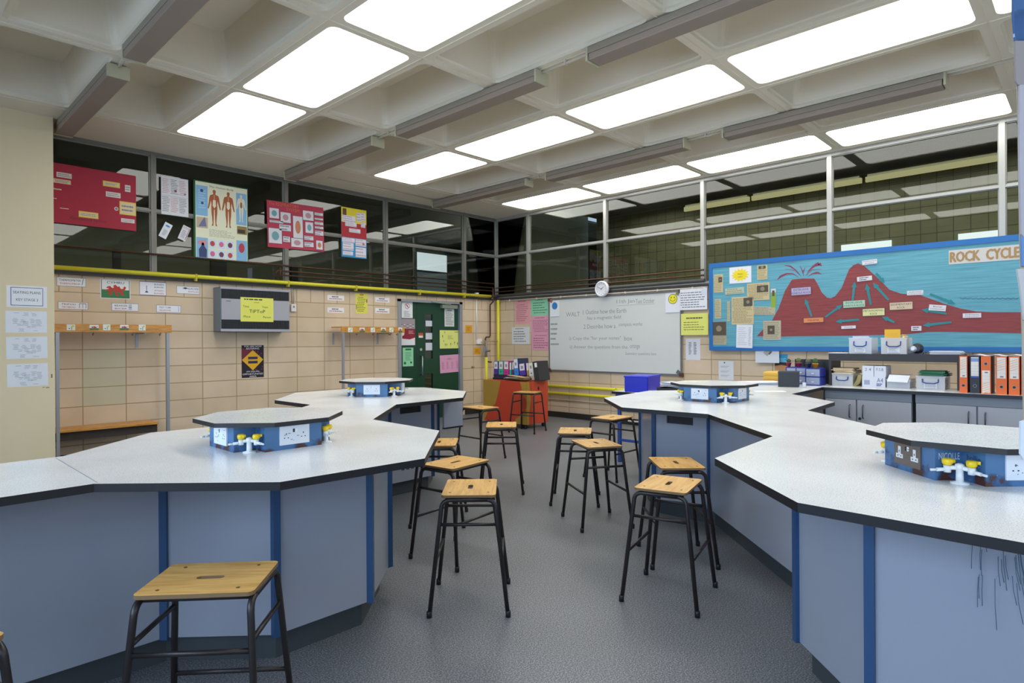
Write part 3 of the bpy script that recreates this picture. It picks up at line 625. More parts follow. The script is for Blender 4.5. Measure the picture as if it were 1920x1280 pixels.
run('conduit_pipe', 'thin cream conduit below the low yellow gas pipes', [(-.03, -1.2, z), (-.03, -4.6, z)], .012, M('#c9bda3'))
z = at(1150, 786, 0, -.05).z
run('water_pipe', 'white pipe low on the whiteboard wall behind the stools', [(-.05, -3.1, z), (-.05, -6, z)], .014, M_WHITE)
# yellow riser in the corner with its branch
run('gas_riser', 'upright yellow gas pipe in the room corner', [(-.06, -.1, .35), (-.06, -.1, 2.2)], .03, M_YEL, n=12)
run('gas_riser', 'short yellow gas pipe rising behind the painted cupboard', [(-.42, -.13, .3), (-.42, -.13, 1.08)], .028, M_YEL, n=12)
xa = WL.p(915, 600)[0]
run('water_pipe', 'brown copper pipe dropping down the wall right of the green door', [(xa, -.145, 2.42), (xa, -.145, 2.16), (xa, -.06, 2.1), (xa, -.06, 1.5), (xa-.02, -.06, 1.47), (xa-.11, -.06, 1.47), (xa-.13, -.06, 1.44), (xa-.13, -.06, 1.03), (xa-.1, -.06, 1.0), (xa-.02, -.06, .98), (xa+.03, -.06, .98)], .014, M_COPPER)
t = thing('gas_valve', 'grey valve assembly beside the corner gas riser', 'valve', (-.42, -.13, 1.08))
MB().tube([(0, 0, 0), (0, 0, .32)], .022, M('#8c867a'), 10).tube([(-.05, 0, .31), (.3, 0, .31)], .012, M('#a98f68'), 8).obj('valve_body', t)
MB().tube([(-.06, -.02, .12), (.08, -.02, .12)], .014, M('#6c6b68'), 8).box(-.09, -.05, -.03, -.01, .1, .2, M('#7c8a99')).obj('valve_handle', t)
cx_, cz_ = WL.p(897, 640)
t = thing('thermostat', 'white thermostat box at the foot of a white conduit right of the door', 'thermostat', (cx_, 0, cz_))
MB().box(-.06, .06, -.045, 0, -.05, .05, M_WHITE).obj('housing', t, bevel=.008)
MB().box(.02, .05, -.048, -.045, -.02, -.01, M_BLK).obj('slot', t)
MB().tube([(-.06, -.015, .05), (-.06, -.015, .88)], .012, M_WHITE, 8).obj('conduit', t)
MB().box(-.09, -.03, -.05, 0, .86, .94, M_WHITE).tube([(-.03, -.02, .86), (.42, -.02, .86)], .012, M('#cfc4ae'), 8).obj('junction_box', t)
for nm, (u0, vt, u1, vb), lab in (('a', (872.5, 609.5, 885, 623.5), 'upper orange sticker beside the green door frame'), ('b', (888.5, 651.5, 901, 664), 'lower orange sticker below the thermostat')):
    sheet('warning_sticker', lab, 'sticker', WL, u0, vt, u1, vb, '#d99a1c', lambda mb, w, h, y: mb.lines(-w*.6, w*.6, .5*h, -.5*h, 3, y, M('#8a5a10'), 3), group='orange stickers right of the door')
kx, kz = WL.p(885, 688)
MB().lathe([(.02, 0), (.02, .01), (.008, .012), (.008, .04), (.014, .045), (.014, .06)], M('#8a7a5a'), 10).obj('wall_hook', loc=(kx, -.001, kz), label='small metal hook on the block wall left of the cupboard', category='hook').rotation_euler = (PI/2, 0, 0)
# ---- green door set
t = bpy.data.objects.new('door_1', None); COL.objects.link(t); t['kind'] = 'structure'; t.location = (DX0, 0, 0)
DW = DX1-DX0; GR = M('#12402a', .35, noise=2, amt=.9, name='dark_green_gloss')
f = MB(); f.box(0, .07, -.02, .14, 0, DZ, M_GALV).box(DW-.07, DW, -.02, .14, 0, DZ, M_GALV).box(0, DW, -.02, .14, DZ-.045, DZ, M_GALV); f.obj('door_frame', t)
split = at(782, 640, 1, .03).x-DX0
MB().box(.07, split-.003, .03, .075, .01, DZ-.045, GR).obj('side_leaf', t)
vp0, vp1 = at(796, 640, 1, .03).x-DX0, at(811.5, 640, 1, .03).x-DX0
vz1, vz0 = at(804, 589, 1, .03).z, at(804, 672.5, 1, .03).z; lz1 = at(804, 700, 1, .03).z
lf = MB(); e = DW-.07
lf.box(split, vp0, .03, .075, .01, DZ-.045, GR).box(vp1, e, .03, .075, .01, DZ-.045, GR).box(vp0, vp1, .03, .075, vz1, DZ-.045, GR).box(vp0, vp1, .03, .075, lz1, vz0, GR).box(vp0, vp1, .03, .075, .01, .25, GR)
lf.obj('main_leaf', t)
MB().box(vp0, vp1, .05, .056, vz0, vz1, M_GLASS).obj('vision_pane', t); MB().box(vp0, vp1, .05, .056, .25, lz1, M_GLASS).obj('vision_pane', t)
hx = at(792.5, 690, 1, -.03).x-DX0; hz1, hz0 = at(792, 668, 1, -.03).z, at(792, 702, 1, -.03).z
MB().tube([(hx, .03, hz1), (hx, -.03, hz1), (hx, -.03, hz0), (hx, .03, hz0)], .012, M('#b9bcc0', .25, .9), 8).obj('pull_handle', t)
MB().box(hx-.08, hx+.0, .028, .03, hz0-.05, hz1+.03, M('#0f3826')).obj('finger_plate', t)
kx2, kz2 = at(788.5, 655, 1, .03).x-DX0, at(788.5, 655, 1, .03).z
MB().tube([(kx2, .03, kz2), (kx2, .01, kz2)], .024, M('#c9c6b8', .3, .7), 14).obj('lock_cylinder', t)
MB().box(DW-.5, DW-.13, -.03, .03, DZ-.13, DZ-.065, M('#8d9486', .4, .3)).tube([(DW-.3, -.035, DZ-.06), (DW-.75, -.045, DZ-.025)], .012, M('#8d9486'), 6).obj('door_closer', t)
for zz in (1.85, 1.0, .25): MB().box(.055, .075, -.012, .03, zz-.05, zz+.05, M('#8f9391', .4, .6)).obj('hinge', t)
# papers on the door and its window
def nosmoke(mb, w, h, y):
    R = M('#b33a45'); mb.disc(0, .3*h, .42*w, y, R); mb.disc(0, .3*h, .34*w, y-.0003, M_PAPER); mb.flat([(-.32*w, .3*h+.2*w), (-.24*w, .3*h+.28*w), (.32*w, .3*h-.2*w), (.24*w, .3*h-.28*w)], y-.0006, R)
    mb.rect(-.06*w, .06*w, .2*h, .42*h, y-.0009, M_INK); mb.lines(-.6*w, .6*w, -.2*h, -.9*h, 6, y, M_INK2, 3)
sheet('notice_sheet', 'white no smoking sign at the top left of the green door', 'sign', WDOOR, 753, 561.5, 773.5, 596, '#e3e4e6', nosmoke)
def redp(mb, w, h, y):
    mb.rect(-w, w, .25*h, h, y, M('#9d9498')); mb.flat([(-w*.7, .25*h), (w, .25*h), (w, -.42*h), (.3*w, -.56*h), (-.7*w, -.5*h)], y-.0003, M('#8a1f30')); mb.disc(-.75*w, -.1*h, .35*w, y-.0006, M('#d9d6d8'), rz=.2*h)
    for q in range(3):
        for r_ in range(5): mb.disc((-.75+r_*.38)*w, (.55-q*.1)*h, .12*w, y-.0006, M('#e0dde0' if (q+r_) % 2 else '#6a4a50'), 8, rz=.025*h)
    mb.lines(.15*w, .9*w, .12*h, -.15*h, 4, y-.0006, M('#d8b4b8'), 3)
sheet('poster', 'crimson and white poster with a curved edge on the left of the green door', 'poster', WDOOR, 749.5, 597.5, 778, 647, '#dfdde0', redp)
sheet('notice_sheet', 'mint green sheet low on the left of the green door', 'notice', WDOOR, 755, 651.5, 775, 686.5, '#8fd3a4', lambda mb, w, h, y: (mb.rect(-.5*w, .6*w, .72*h, .9*h, y, M('#235c38')), mb.lines(-.5*w, .6*w, .55*h, -.4*h, 7, y, M('#4f8a62'), 4), mb.disc(-.6*w, -.65*h, .22*w, y, M('#235c38'), 9), mb.disc(.55*w, -.6*h, .18*w, y, M('#235c38'), 9)))
sheet('notice_sheet', 'narrow white printed sheet at the top right of the green door', 'notice', WDOOR, 833.5, 578.5, 851.5, 612, '#cdd3d0', lines_draw(12, M('#6a6f70'), .8, 3))
def people(mb, w, h, y):
    mb.rect(.5*w, .95*w, .78*h, .84*h, y, M('#5d6a2c')); mb.lines(-.2*w, .4*w, .45*h, .0, 4, y, M('#76803a'), 3, .3)
    for a, b, s_ in ((-.72, .3, .5), (-.5, .75, .35), (-.6, -.2, .35), (-.45, -.6, .45), (-.3, -.62, .4), (.1, -.55, .5), (.5, -.4, .45), (.8, -.5, .5)): figure(mb, a*w, b*h, s_*h*.8, y, M('#3a4a20'))
sheet('notice_sheet', 'yellow sheet with small dancing figures on the green door', 'notice', WDOOR, 824.5, 619, 861, 653, '#dbe07e', people)
def pinkt(mb, w, h, y):
    mb.lines(-.3*w, .3*w, .65*h, .45*h, 2, y, M('#86495c'), 2); [mb.lines((-.85+q*.5)*w, (-.85+q*.5+(.3 if q == 0 else .18))*w, .25*h, -.6*h, 7, y, M('#a06076'), q) for q in (0, 1, 2, 3) if q != 1 or True]
sheet('notice_sheet', 'pink timetable sheet low on the green door', 'notice', WDOOR, 825, 665, 861.5, 698, '#d79bb8', pinkt, tilt=-.03)
sheet('safety_sticker', 'small orange and white sticker beside the door window', 'sticker', WDOOR, 785, 624, 793, 633, '#e3ddd8', lambda mb, w, h, y: mb.rect(-w, w, -.1*h, h, y, M('#c4512c')))
for k, (vt, vb, n_) in enumerate(((601, 611.5, 'upper'), (624, 636, 'middle'), (642.5, 656.5, 'lower'))):
    sheet('paper_note', 'blank white paper on the tall door window, %s of three' % n_, 'paper', Wall('L', -.048), 798, vt, 811, vb, '#ccd0d8', group='white papers on the door window')

# ---- coat rails with shoe benches
def coat_unit(label, x0, x1, posts, ztop, stickers, hooks):
    t = thing('coat_rail', label, 'coat rack', (x0, 0, 0), 0, 'wooden coat rails on the left wall'); L = x1-x0
    MB().box(0, L, -.37, -.348, ztop-.095, ztop, M_PINE).obj('rail_board', t, bevel=.003)
    for k in range(6):
        MB().box(.0 if x0 < -5 else -.0, L, -.32+k*.045, -.30+k*.045, ztop-.02, ztop-.002, M_PINE).obj('shelf_slat', t)
    for x in posts: MB().box(x-x0-.017, x-x0+.017, -.365, -.335, 0.0, ztop-.095, M_GALV).obj('post', t)
    for x in (.06, L-.3): MB().box(x, x+.03, -.35, 0, ztop-.11, ztop-.095, M_GALV).box(x, x+.03, -.008, 0, ztop-.28, ztop-.095, M_GALV).obj('bracket', t)
    for x in hooks: MB().tube([(x-x0, -.345, ztop-.08), (x-x0, -.33, ztop-.12), (x-x0, -.31, ztop-.13), (x-x0, -.295, ztop-.11)], .006, M('#8d8f92', .3, .7), 6).obj('hook', t)
    MB().box(0, L-.15, -.36, -.02, .40, .43, M_PINE).obj('bench_seat', t, bevel=.004)
    MB().box(0, L-.15, -.3, -.27, .3, .40, M('#3a2f28')).obj('bench_rail', t)
    return t
coat_unit('long pine coat rail with bench standing right of the pillar', -7.30, at(321, 608, 1, -.35).x, (-7.245, -6.125), 1.618, 5, (-6.9, -6.5, -6.2))
xr0, xr1 = at(639, 612, 1, -.35).x, at(757.5, 612, 1, -.35).x
coat_unit('short pine coat rail left of the green door', xr0, xr1, (at(643, 612, 1, -.35).x,), 1.632, 6, (xr0+.3, xr0+.6, xr0+.9, xr1-.25, xr1-.12))
CF = Wall('L', .3705)
def plantp(mb, w, h, y): mb.rect(.1*w, .25*w, -.8*h, .2*h, y, M('#3f7a4a')); mb.flat([(-.1*w, .3*h), (.6*w, .8*h), (.75*w, .4*h), (.2*w, -.1*h)], y-.0003, M('#b9c93a')); mb.flat([(-.7*w, -.3*h), (-.2*w, -.2*h), (-.3*w, -.6*h)], y, M('#4c5560'))
def dragp(mb, w, h, y): mb.rect(-w, w, -h, -.25*h, y, M('#3a7a48')); mb.flat([(a*.8*w, b*.6*h) for a, b in DRAG], y-.0003, M('#a83a30'))
for k, (u0, u1, v0, v1, d, nm) in enumerate(((125, 141, 608, 619, plantp, 'first'), (168, 185, 609, 618.5, dragp, 'second'), (193, 207, 608, 619, plantp, 'third'), (225, 241, 609, 618.5, dragp, 'fourth'), (260, 273, 608.5, 619.5, plantp, 'fifth'))):
    sheet('rail_sticker', '%s picture sticker from the left on the long coat rail' % nm, 'sticker', CF, u0, v0, u1, v1, '#e0e3df', d, group='picture stickers on the long coat rail')
for k, (u0, u1, d, nm) in enumerate(((652.5, 661, plantp, 'first'), (674, 684, dragp, 'second'), (695, 703, plantp, 'third'), (714, 723.5, dragp, 'fourth'), (730, 737.5, plantp, 'fifth'), (747, 754, dragp, 'sixth'))):
    sheet('rail_sticker', '%s picture sticker from the left on the short coat rail' % nm, 'sticker', CF, u0, 614, u1, 622.5, '#e0e3df', d, group='picture stickers on the short coat rail')

# ================================================================== RIGHT WALL
def ptext(c, n, seed, cut=False):
    def f(mb, w, h, y):
        mb.lines(-.6*w, .7*w, .88*h, .76*h, 1, y, M(c), seed, .6); mb.lines(-.8*w, .8*w, .62*h, -.8*h, n, y, M(c), seed+1, .3)
    return f
sheet('notice_sheet', 'narrow pink notice nearest the room corner on the whiteboard wall', 'notice', WR, 966, 560.5, 994, 607.5, '#dfa0a6', ptext('#a5606c', 9, 1))
sheet('notice_sheet', 'mint green notice at the top left of the whiteboard', 'notice', WR, 996, 559, 1030, 591.5, '#8fcfa9', ptext('#3f7355', 5, 2))
sheet('notice_sheet', 'upper large pink notice beside the whiteboard', 'notice', WR, 996, 592.5, 1031, 626, '#dc9db2', ptext('#96506a', 8, 3))
sheet('notice_sheet', 'lower large pink notice beside the whiteboard', 'notice', WR, 997, 626, 1031, 656.5, '#dc9db2', ptext('#96506a', 5, 4), depth=.002)
sheet('notice_sheet', 'white notice below the narrow pink notice', 'notice', WR, 960, 613, 993, 645, '#d5d8d8', ptext('#5f6266', 5, 5))
# whiteboard
WBy0, WBy1, WBz0, WBz1 = 1.395, 4.045, .853, 2.145
t = thing('whiteboard', 'large white wall-mounted writing board with faint handwriting', 'whiteboard', (-.012, -(WBy0+WBy1)/2, WBz0), -PI/2)
hw = (WBy1-WBy0)/2; H = WBz1-WBz0
b = MB().box(-hw, hw, -.012, .012, 0, H, M('#d3d6d3', .3, noise=2, amt=.96)); b.obj('board', t)
fr = MB()
for a in ((-hw-.015, hw+.015, -.02, .012, -.015, .012), (-hw-.015, hw+.015, -.02, .012, H-.012, H+.008), (-hw-.015, -hw+.01, -.02, .012, .012, H-.012), (hw-.01, hw+.015, -.02, .012, .012, H-.012)): fr.box(*a, M('#83858a', .35, .5))
fr.obj('frame', t)
for x in (-hw, hw):
    for z in (0, H): MB().box(x-.03, x+.03, -.024, .012, z-.03, z+.03, M('#54332c')).obj('corner_cap', t)
wb = MB(); G = M('#8c9293', .7); y = -.0125
def wx(u): return (-at(u, 640, 0, 0).y)-(WBy0+WBy1)/2
def wz(u, v): return at(u, v, 0, 0).z-WBz0
def scr(s_, u0, u1, v, h_=.075, m=None): x0, x1 = wx(u0), wx(u1); MB().text(s_, (x0+x1)/2, wz((u0+u1)/2, v), x1-x0, h_, y, m or G).obj('handwriting', t)
for a in (('11th Jan', 1158, 1192, 565.5), ('Tues October', 1194, 1229, 564), ('WALT', 1063, 1089, 589), ('1 Outline how the Earth', 1095, 1176, 583.5), ('has a magnetic field', 1103, 1166, 596), ('2 Describe how a', 1096, 1156, 611.5), ('compass works', 1162, 1206, 608.5), ('i) Copy the "for your notes"', 1069, 1166, 634.5), ('box', 1172, 1187, 634), ('ii) Answer the questions from the', 1070, 1178, 651), ('orange', 1183, 1201, 651), ('Summary questions box', 1174, 1232, 663.5, .06)): scr(*a)
MB().rect(wx(1159), wx(1230), wz(1195, 571.5), wz(1195, 571), y, G).obj('underline', t)
for k, v in enumerate((607.5, 616.5, 625.5, 635, 645)): MB().lines(wx(1034), wx(1050-k % 2*3), wz(1042, v-2), wz(1042, v+2), 1, y, G, k+3, .8).obj('handwriting', t)
def face(col, sad):
    def f(mb, w, h, y):
        c = (0, .35*h); r = .62*w; D = M('#20231a' if not sad else '#173f6e')
        mb.disc(c[0], c[1], r, y, D); mb.disc(c[0], c[1], r*.9, y-.0004, M(col)); y -= .0008
        for sx in (-1, 1): mb.disc(sx*.33*r, c[1]+.28*r, .1*r, y, D, 10, rz=.16*r)
        s_ = -1 if not sad else 1; pts = [(math.cos(a)*.6*r, c[1]+(s_*math.sin(a)*.5-(.0 if not sad else .6))*r) for a in [PI*k/8 for k in range(9)]]
        for p, q_ in zip(pts, pts[1:]): mb.flat([p, q_, (q_[0]*.88, q_[1]+.08*r*(-s_ if not sad else -1)), (p[0]*.88, p[1]+.08*r*(-s_ if not sad else -1))], y, D)
        mb.rect(-w, w, -.97*h, -.93*h, y, M_INK2)
    return f
WBW = Wall('R', .025)
sheet('face_sheet', 'white sheet with a blue sad face at the left end of the whiteboard', 'sheet', WBW, 1032, 563, 1048.5, 594.5, '#dfe2e6', face('#2f86c9', True))
sheet('face_sheet', 'white sheet with a yellow smiling face at the right end of the whiteboard', 'sheet', WBW, 1248, 547.5, 1275.5, 587, '#e2e4ea', face('#e6dc2a', False))
sheet('sticker_round', 'small brown magnet on the top left corner of the whiteboard', 'magnet', WBW, 1031, 561, 1036, 567, '#9c6a5c', plain, tilt=.5, th=.01)
sheet('sticker_round', 'small olive magnet on the top right corner of the whiteboard', 'magnet', WBW, 1268, 547, 1273.5, 553, '#7c7d4a', plain, tilt=.5, th=.01)
sheet('magnet_clip', 'dark magnet near the lower right corner of the whiteboard', 'magnet', WBW, 1269, 694, 1275, 701, '#5d6a62', plain, tilt=.6, th=.012)
# clock
t = thing('wall_clock', 'round white wall clock above the whiteboard', 'clock', (-.12, at(1129.5, 541.5, 0, -.12).y, at(1129.5, 541.5, 0, -.12).z), -PI/2)
c = MB(); c.T = Matrix.Rotation(PI/2, 4, 'X')
c.lathe([(.10, -.03), (.135, 0), (.135, .03), (.12, .045), (.112, .045), (.112, .03)], M('#dcdde2', .35), 32); c.obj('case', t)
f = MB().disc(0, 0, .112, -.0305, M('#e4e5ea', .5), 32)
for k in range(12): a = k*PI/6; f.add([(math.sin(a+d)*r_, -.0315, math.cos(a+d)*r_) for d, r_ in ((-.03, .088), (.03, .088), (.03, .102), (-.03, .102))], [(0, 1, 2, 3)], M_INK)
f.obj('dial', t)
def hand(a, L, wd, nm): d = Vector((math.sin(a), math.cos(a))); n_ = Vector((d.y, -d.x)); MB().vprism([tuple(-d*.015+n_*wd), tuple(-d*.015-n_*wd), tuple(d*L-n_*wd*.5), tuple(d*L+n_*wd*.5)], -.034-.002*(nm == 'minute_hand'), -.032, M_BLK).obj(nm, t)
hand(math.radians(55), .055, .004, 'hour_hand'); hand(math.radians(-65), .085, .003, 'minute_hand')
sheet('notice_sheet', 'white ruled list sheet overlapping the upper left of the display board', 'notice', Wall('R', .05), 1275, 541, 1326, 580.5, '#dfe1e8', lambda mb, w, h, y: (mb.lines(-.95*w, .85*w, .75*h, -.85*h, 7, y, M('#55585f'), 4, .3), mb.disc(.78*w, .65*h, .2*w, y-.0004, M('#cfd6e2'), rz=.4*h)))
sheet('notice_sheet', 'yellow notice at the left end of the blue display board', 'notice', Wall('R', .052), 1277, 587.5, 1328, 628, '#d9dc72', lambda mb, w, h, y: (mb.lines(-.6*w, .6*w, .66*h, .5*h, 1, y, M('#4f5522'), 4, .8), mb.lines(-.8*w, .7*w, .3*h, -.6*h, 4, y, M('#79803a'), 5, .3)))
sheet('notice_sheet', 'white two-column list below the yellow notice', 'notice', WR, 1286, 635, 1313, 674.5, '#d9dbe2', lambda mb, w, h, y: (mb.lines(-.6*w, -.2*w, .7*h, -.5*h, 9, y, M('#5f626c'), 4, .5), mb.lines(.1*w, .55*w, .7*h, -.5*h, 9, y, M('#5f626c'), 6, .5)))
sheet('notice_sheet', 'white centred-text sheet on the wall just above the far service bollard', 'notice', WR, 1347.5, 676.5, 1375.5, 712, '#dadce2', lambda mb, w, h, y: (mb.disc(-.2*w, .82*h, .1*w, y, M('#39405f'), 8), [mb.lines(-.7*w, .7*w, z*h, (z-.22)*h, 2, y, M('#8d909a'), 3, .35) for z in (.5, .0, -.45)]))
sheet('notice_sheet', 'white sheet with a taped photograph under the left end of the display board', 'sheet', Wall('R', .055), 1416.5, 648.5, 1461, 680, '#d3d7e0', lambda mb, w, h, y: (mb.rect(-.95*w, .8*w, .55*h, .57*h, y, M('#a9adb8')), mb.flat([(-.35*w, .2*h), (.1*w, .75*h), (.45*w, .35*h), (.0*w, -.2*h)], y-.0004, M('#a8a69c')), mb.flat([(.1*w, .1*h), (.3*w, .4*h), (.4*w, .25*h), (.2*w, -.05*h)], y-.0008, M('#5a5a5c'))))
sheet('picture_card', 'turquoise sea photograph card behind the cacti', 'picture', WR, 1461, 664, 1477, 681, '#2f9cc4', lambda mb, w, h, y: mb.lines(-w, w, .2*h, -.8*h, 4, y, M('#a9dbe6'), 3, .4))
sheet('picture_card', 'dark and orange landscape picture behind the cacti', 'picture', WR, 1453, 679, 1477, 694, '#c08a5c', lambda mb, w, h, y: mb.flat([(-w, .1*h), (0, .4*h), (w, .1*h), (w, h), (-w, h)], y, M('#2b2623')))

# ================================================================== DISPLAY BOARD
BO = .06
BW = Wall('R', BO)
by0, by1, bz0, bz1 = 4.55, 8.30, 1.245, 2.51
t = thing('display_board', 'long blue-bordered display board showing a red volcano landscape', 'display board', (-BO, -by0, bz0), -PI/2)
BL_, BH = by1-by0, bz1-bz0; BLUE = M('#1567ae', .45)
MB().box(.0, BL_, .005, .06, 0, BH, M('#7a5c3a')).obj('backboard', t)
def paper_tex():
    m, b = newmat('ribbed_turquoise_paper', .55); n, l = nodes(m); tc = n.new('ShaderNodeTexCoord'); mp = n.new('ShaderNodeMapping'); mp.inputs['Scale'].default_value = (1.2, 1, 38)
    l.new(tc.outputs['Object'], mp.inputs[0]); a = n.new('ShaderNodeTexNoise'); a.inputs['Scale'].default_value = 2; a.inputs['Detail'].default_value = 3; l.new(mp.outputs[0], a.inputs['Vector'])
    r = ramp(n, [(.3, lin('#4f93a6')), (.7, lin('#68adbf'))]); l.new(a.outputs['Fac'], r.inputs[0]); l.new(r.outputs[0], b.inputs['Base Color'])
    bp = n.new('ShaderNodeBump'); bp.inputs['Strength'].default_value = .25; bp.inputs['Distance'].default_value = .004; l.new(a.outputs['Fac'], bp.inputs['Height']); l.new(bp.outputs[0], b.inputs['Normal']); return m
MB().box(.0, BL_, -.002, .005, 0, BH, paper_tex()).obj('backing_paper', t)
tr = MB()
for a in ((-.02, BL_+.02, BH-.055, BH+.01), (-.02, BL_+.02, -.01, .05), (-.02, .035, .05, BH-.055), (BL_-.035, BL_+.02, .05, BH-.055)): tr.box(a[0], a[1], -.012, .0, a[2], a[3], BLUE)
tr.obj('border_trim', t)
def bl(u, v): q = at(u, v, 0, -BO); return (-q.y-by0, q.z-bz0)
def redtex():
    m, b = newmat('dark_red_sugar_paper', .6); n, l = nodes(m); tc = n.new('ShaderNodeTexCoord'); mp = n.new('ShaderNodeMapping'); mp.inputs['Scale'].default_value = (2, 1, 30)
    l.new(tc.outputs['Object'], mp.inputs[0]); a = n.new('ShaderNodeTexNoise'); a.inputs['Scale'].default_value = 2; l.new(mp.outputs[0], a.inputs['Vector'])
    r = ramp(n, [(.3, lin('#7d3438')), (.7, lin('#93403f'))]); l.new(a.outputs['Fac'], r.inputs[0]); l.new(r.outputs[0], b.inputs['Base Color']); return m
MR = redtex()
mount = [(1419, 630), (1430, 618), (1447, 602), (1460, 578), (1472, 545), (1485, 524), (1505, 522), (1527, 522), (1533, 532), (1541, 548), (1551, 558), (1558, 559), (1566, 555), (1578, 540), (1586, 520), (1592, 505), (1600, 497), (1609, 493.5), (1620, 498), (1636, 512), (1650, 525), (1668, 543), (1690, 550.5), (1725, 553), (1745, 560), (1770, 569), (1800, 578), (1830, 583.5), (1860, 585), (1925, 585), (1925, 625), (1840, 623), (1790, 622), (1740, 622), (1715, 625), (1690, 627), (1600, 629), (1500, 630), (1455, 631)]
mm = MB().vprism([bl(*p) for p in mount], -.004, -.002, MR); mm.obj('mountain_cutout', t)
er = MB(); PR = M('#8a3350')
def arc(pts, w0):
    P = [Vector(bl(*p)) for p in pts]
    for i in range(len(P)-1):
        d = (P[i+1]-P[i]).normalized(); n_ = Vector((-d.y, d.x)); a_ = w0*(i/(len(P)-1))+.001; c_ = w0*((i+1)/(len(P)-1))+.001
        if i == len(P)-2: c_ = .002
        er.flat([tuple(P[i]-n_*a_), tuple(P[i+1]-n_*c_), tuple(P[i+1]+n_*c_), tuple(P[i]+n_*a_)], -.0035, PR)
arc([(1498, 520), (1487, 513), (1475, 513), (1464, 518), (1457, 525)], .02); arc([(1503, 519), (1493, 507), (1482, 499), (1470, 497)], .014); arc([(1501, 516), (1490, 507), (1472, 504)], .004)
arc([(1507, 518), (1505, 508), (1500, 498)], .012); arc([(1506, 514), (1507, 507), (1510, 502)], .01)
arc([(1511, 517), (1518, 506), (1527, 498), (1536, 494), (1541, 499)], .03); arc([(1514, 519), (1523, 513), (1533, 511), (1541, 514)], .018); arc([(1513, 516), (1522, 506), (1540, 505)], .004)
er.obj('eruption_plumes', t)
wv = MB().tube([(x, -.004, z) for x, z in [bl(1800+k*5, 559+(1.5 if k % 2 else -1)) for k in range(23)]], .003, M('#356f86'), 4); wv.obj('wave_line', t)
ti = MB(); q0 = bl(1779, 487); q1 = bl(1912, 470)
x0, z1 = bl(1779, 469); x1_, z0_ = bl(1913, 484)
zt_, zb_ = bl(1845, 464)[1], bl(1845, 491)[1]
ti.box(x0, x1_, -.005, -.0025, zb_, zt_, M('#cdc9c6', .7))
for s_, u0, u1 in (('ROCK', 1782, 1837), ('CYCLE', 1850, 1911)): xa_, xb_ = bl(u0, 480)[0], bl(u1, 478)[0]; ti.text(s_, (xa_+xb_)/2, (zt_+zb_)/2, xb_-xa_, (zt_-zb_)*.72, -.0062, M('#a88a5c', .7)); [ti.text(s_, (xa_+xb_)/2+dx_, (zt_+zb_)/2+dz_, xb_-xa_, (zt_-zb_)*.70, -.0063-.0002*q_, M('#a88a5c', .7)) for q_, (dx_, dz_) in enumerate(((-.006, 0), (.006, .003), (.0, -.005), (0, .005)))]; ti.text(s_, (xa_+xb_)/2+.004, (zt_+zb_)/2, xb_-xa_, (zt_-zb_)*.72, -.0058, M('#8a6c44', .7))
ti.obj('title_strip', t, label='white strip with gold ROCK CYCLE letters')
# cuttings, labels and arrows pinned on the board
def cut(u0, vt, u1, vb, label, draw, color='#c9b98e', tilt=0, cat='newspaper cutting', name='newspaper_cutting', d=.005, group='newspaper cuttings on the display board'):
    sheet(name, label, cat, BW, u0, vt, u1, vb, color, draw, tilt, d, group)
def news(seed, pic=None, n=10):
    def f(mb, w, h, y):
        mb.lines(-.9*w, .9*w, .9*h, -.9*h, n, y, M('#8f8262'), seed, .35)
        if pic: mb.rect(pic[0]*w, pic[1]*w, pic[2]*h, pic[3]*h, y-.0004, M('#4e473b')); mb.disc((pic[0]+pic[1])/2*w, (pic[2]+pic[3])/2*h, .2*(pic[1]-pic[0])*w, y-.0008, M('#8c8268'), 9)
    return f
cut(1339, 514.5, 1356, 548, 'cutting with a small brown picture at the upper left of the board', news(1, (0, .8, .1, .7)))
cut(1360, 539.5, 1395.5, 551, 'thin horizontal cutting under the yellow starburst card', news(2, None, 3), '#b5c0a8', tilt=-.04)
cut(1420, 497, 1439, 524, 'cutting to the right of the yellow starburst card', news(3, (-.7, .7, .5, .9)))
cut(1401, 530.5, 1443, 562.5, 'wide cutting with two dark pictures near the board top', news(4, (-.1, .9, -.1, .7)))
cut(1372, 556, 1413.5, 608, 'largest newspaper cutting with a portrait picture', news(5, (.1, .9, .3, .9), 16))
cut(1340.5, 560.5, 1352.5, 597, 'narrow cutting with no picture near the left border', news(6, None, 10), '#bdb494')
cut(1363.5, 565, 1369, 602, 'very thin vertical cutting left of the largest cutting', news(7, None, 12), '#c2ba96')
cut(1414, 575, 1454, 590, 'small wide cutting right of the largest cutting', news(8, None, 5), '#b5b096', tilt=.06)
cut(1446, 541, 1455, 576, 'green and yellow strip beside the volcano slope', lambda mb, w, h, y: (mb.rect(-w, w, -h, .6*h, y, M('#8aa82c')), mb.rect(-.5*w, .5*w, .2*h, .8*h, y-.0004, M('#4d4a3a'))), '#c9cdd2', cat='card', name='picture_strip', group=None)
cut(1334.5, 602.5, 1362.5, 646, 'grey cutting with a black and white crowd picture at the lower left', news(9, (-.97, .97, -.2, .97), 14), '#a9a48c')
cut(1431.5, 601, 1464.5, 637, 'cutting with a grid of small faces over the foot of the volcano', news(10, (-.5, .3, -.4, .5), 10), '#b9b29a')
def star(mb, w, h, y):
    pts = []
    for k in range(28): r = 1 if k % 2 == 0 else .68; a = 2*PI*k/28; pts.append((.85*w*r*math.cos(a), .85*h*r*math.sin(a)))
    for k in range(28): mb.flat([(0, 0), pts[k], pts[(k+1) % 28]], y, M('#e8d21f'))
    mb.text("What's", 0, .12*h, .5*w, .18*h, y-.0006, M('#5a4a20')); mb.text('new?', 0, -.22*h, .4*w, .16*h, y-.0006, M('#5a4a20'))
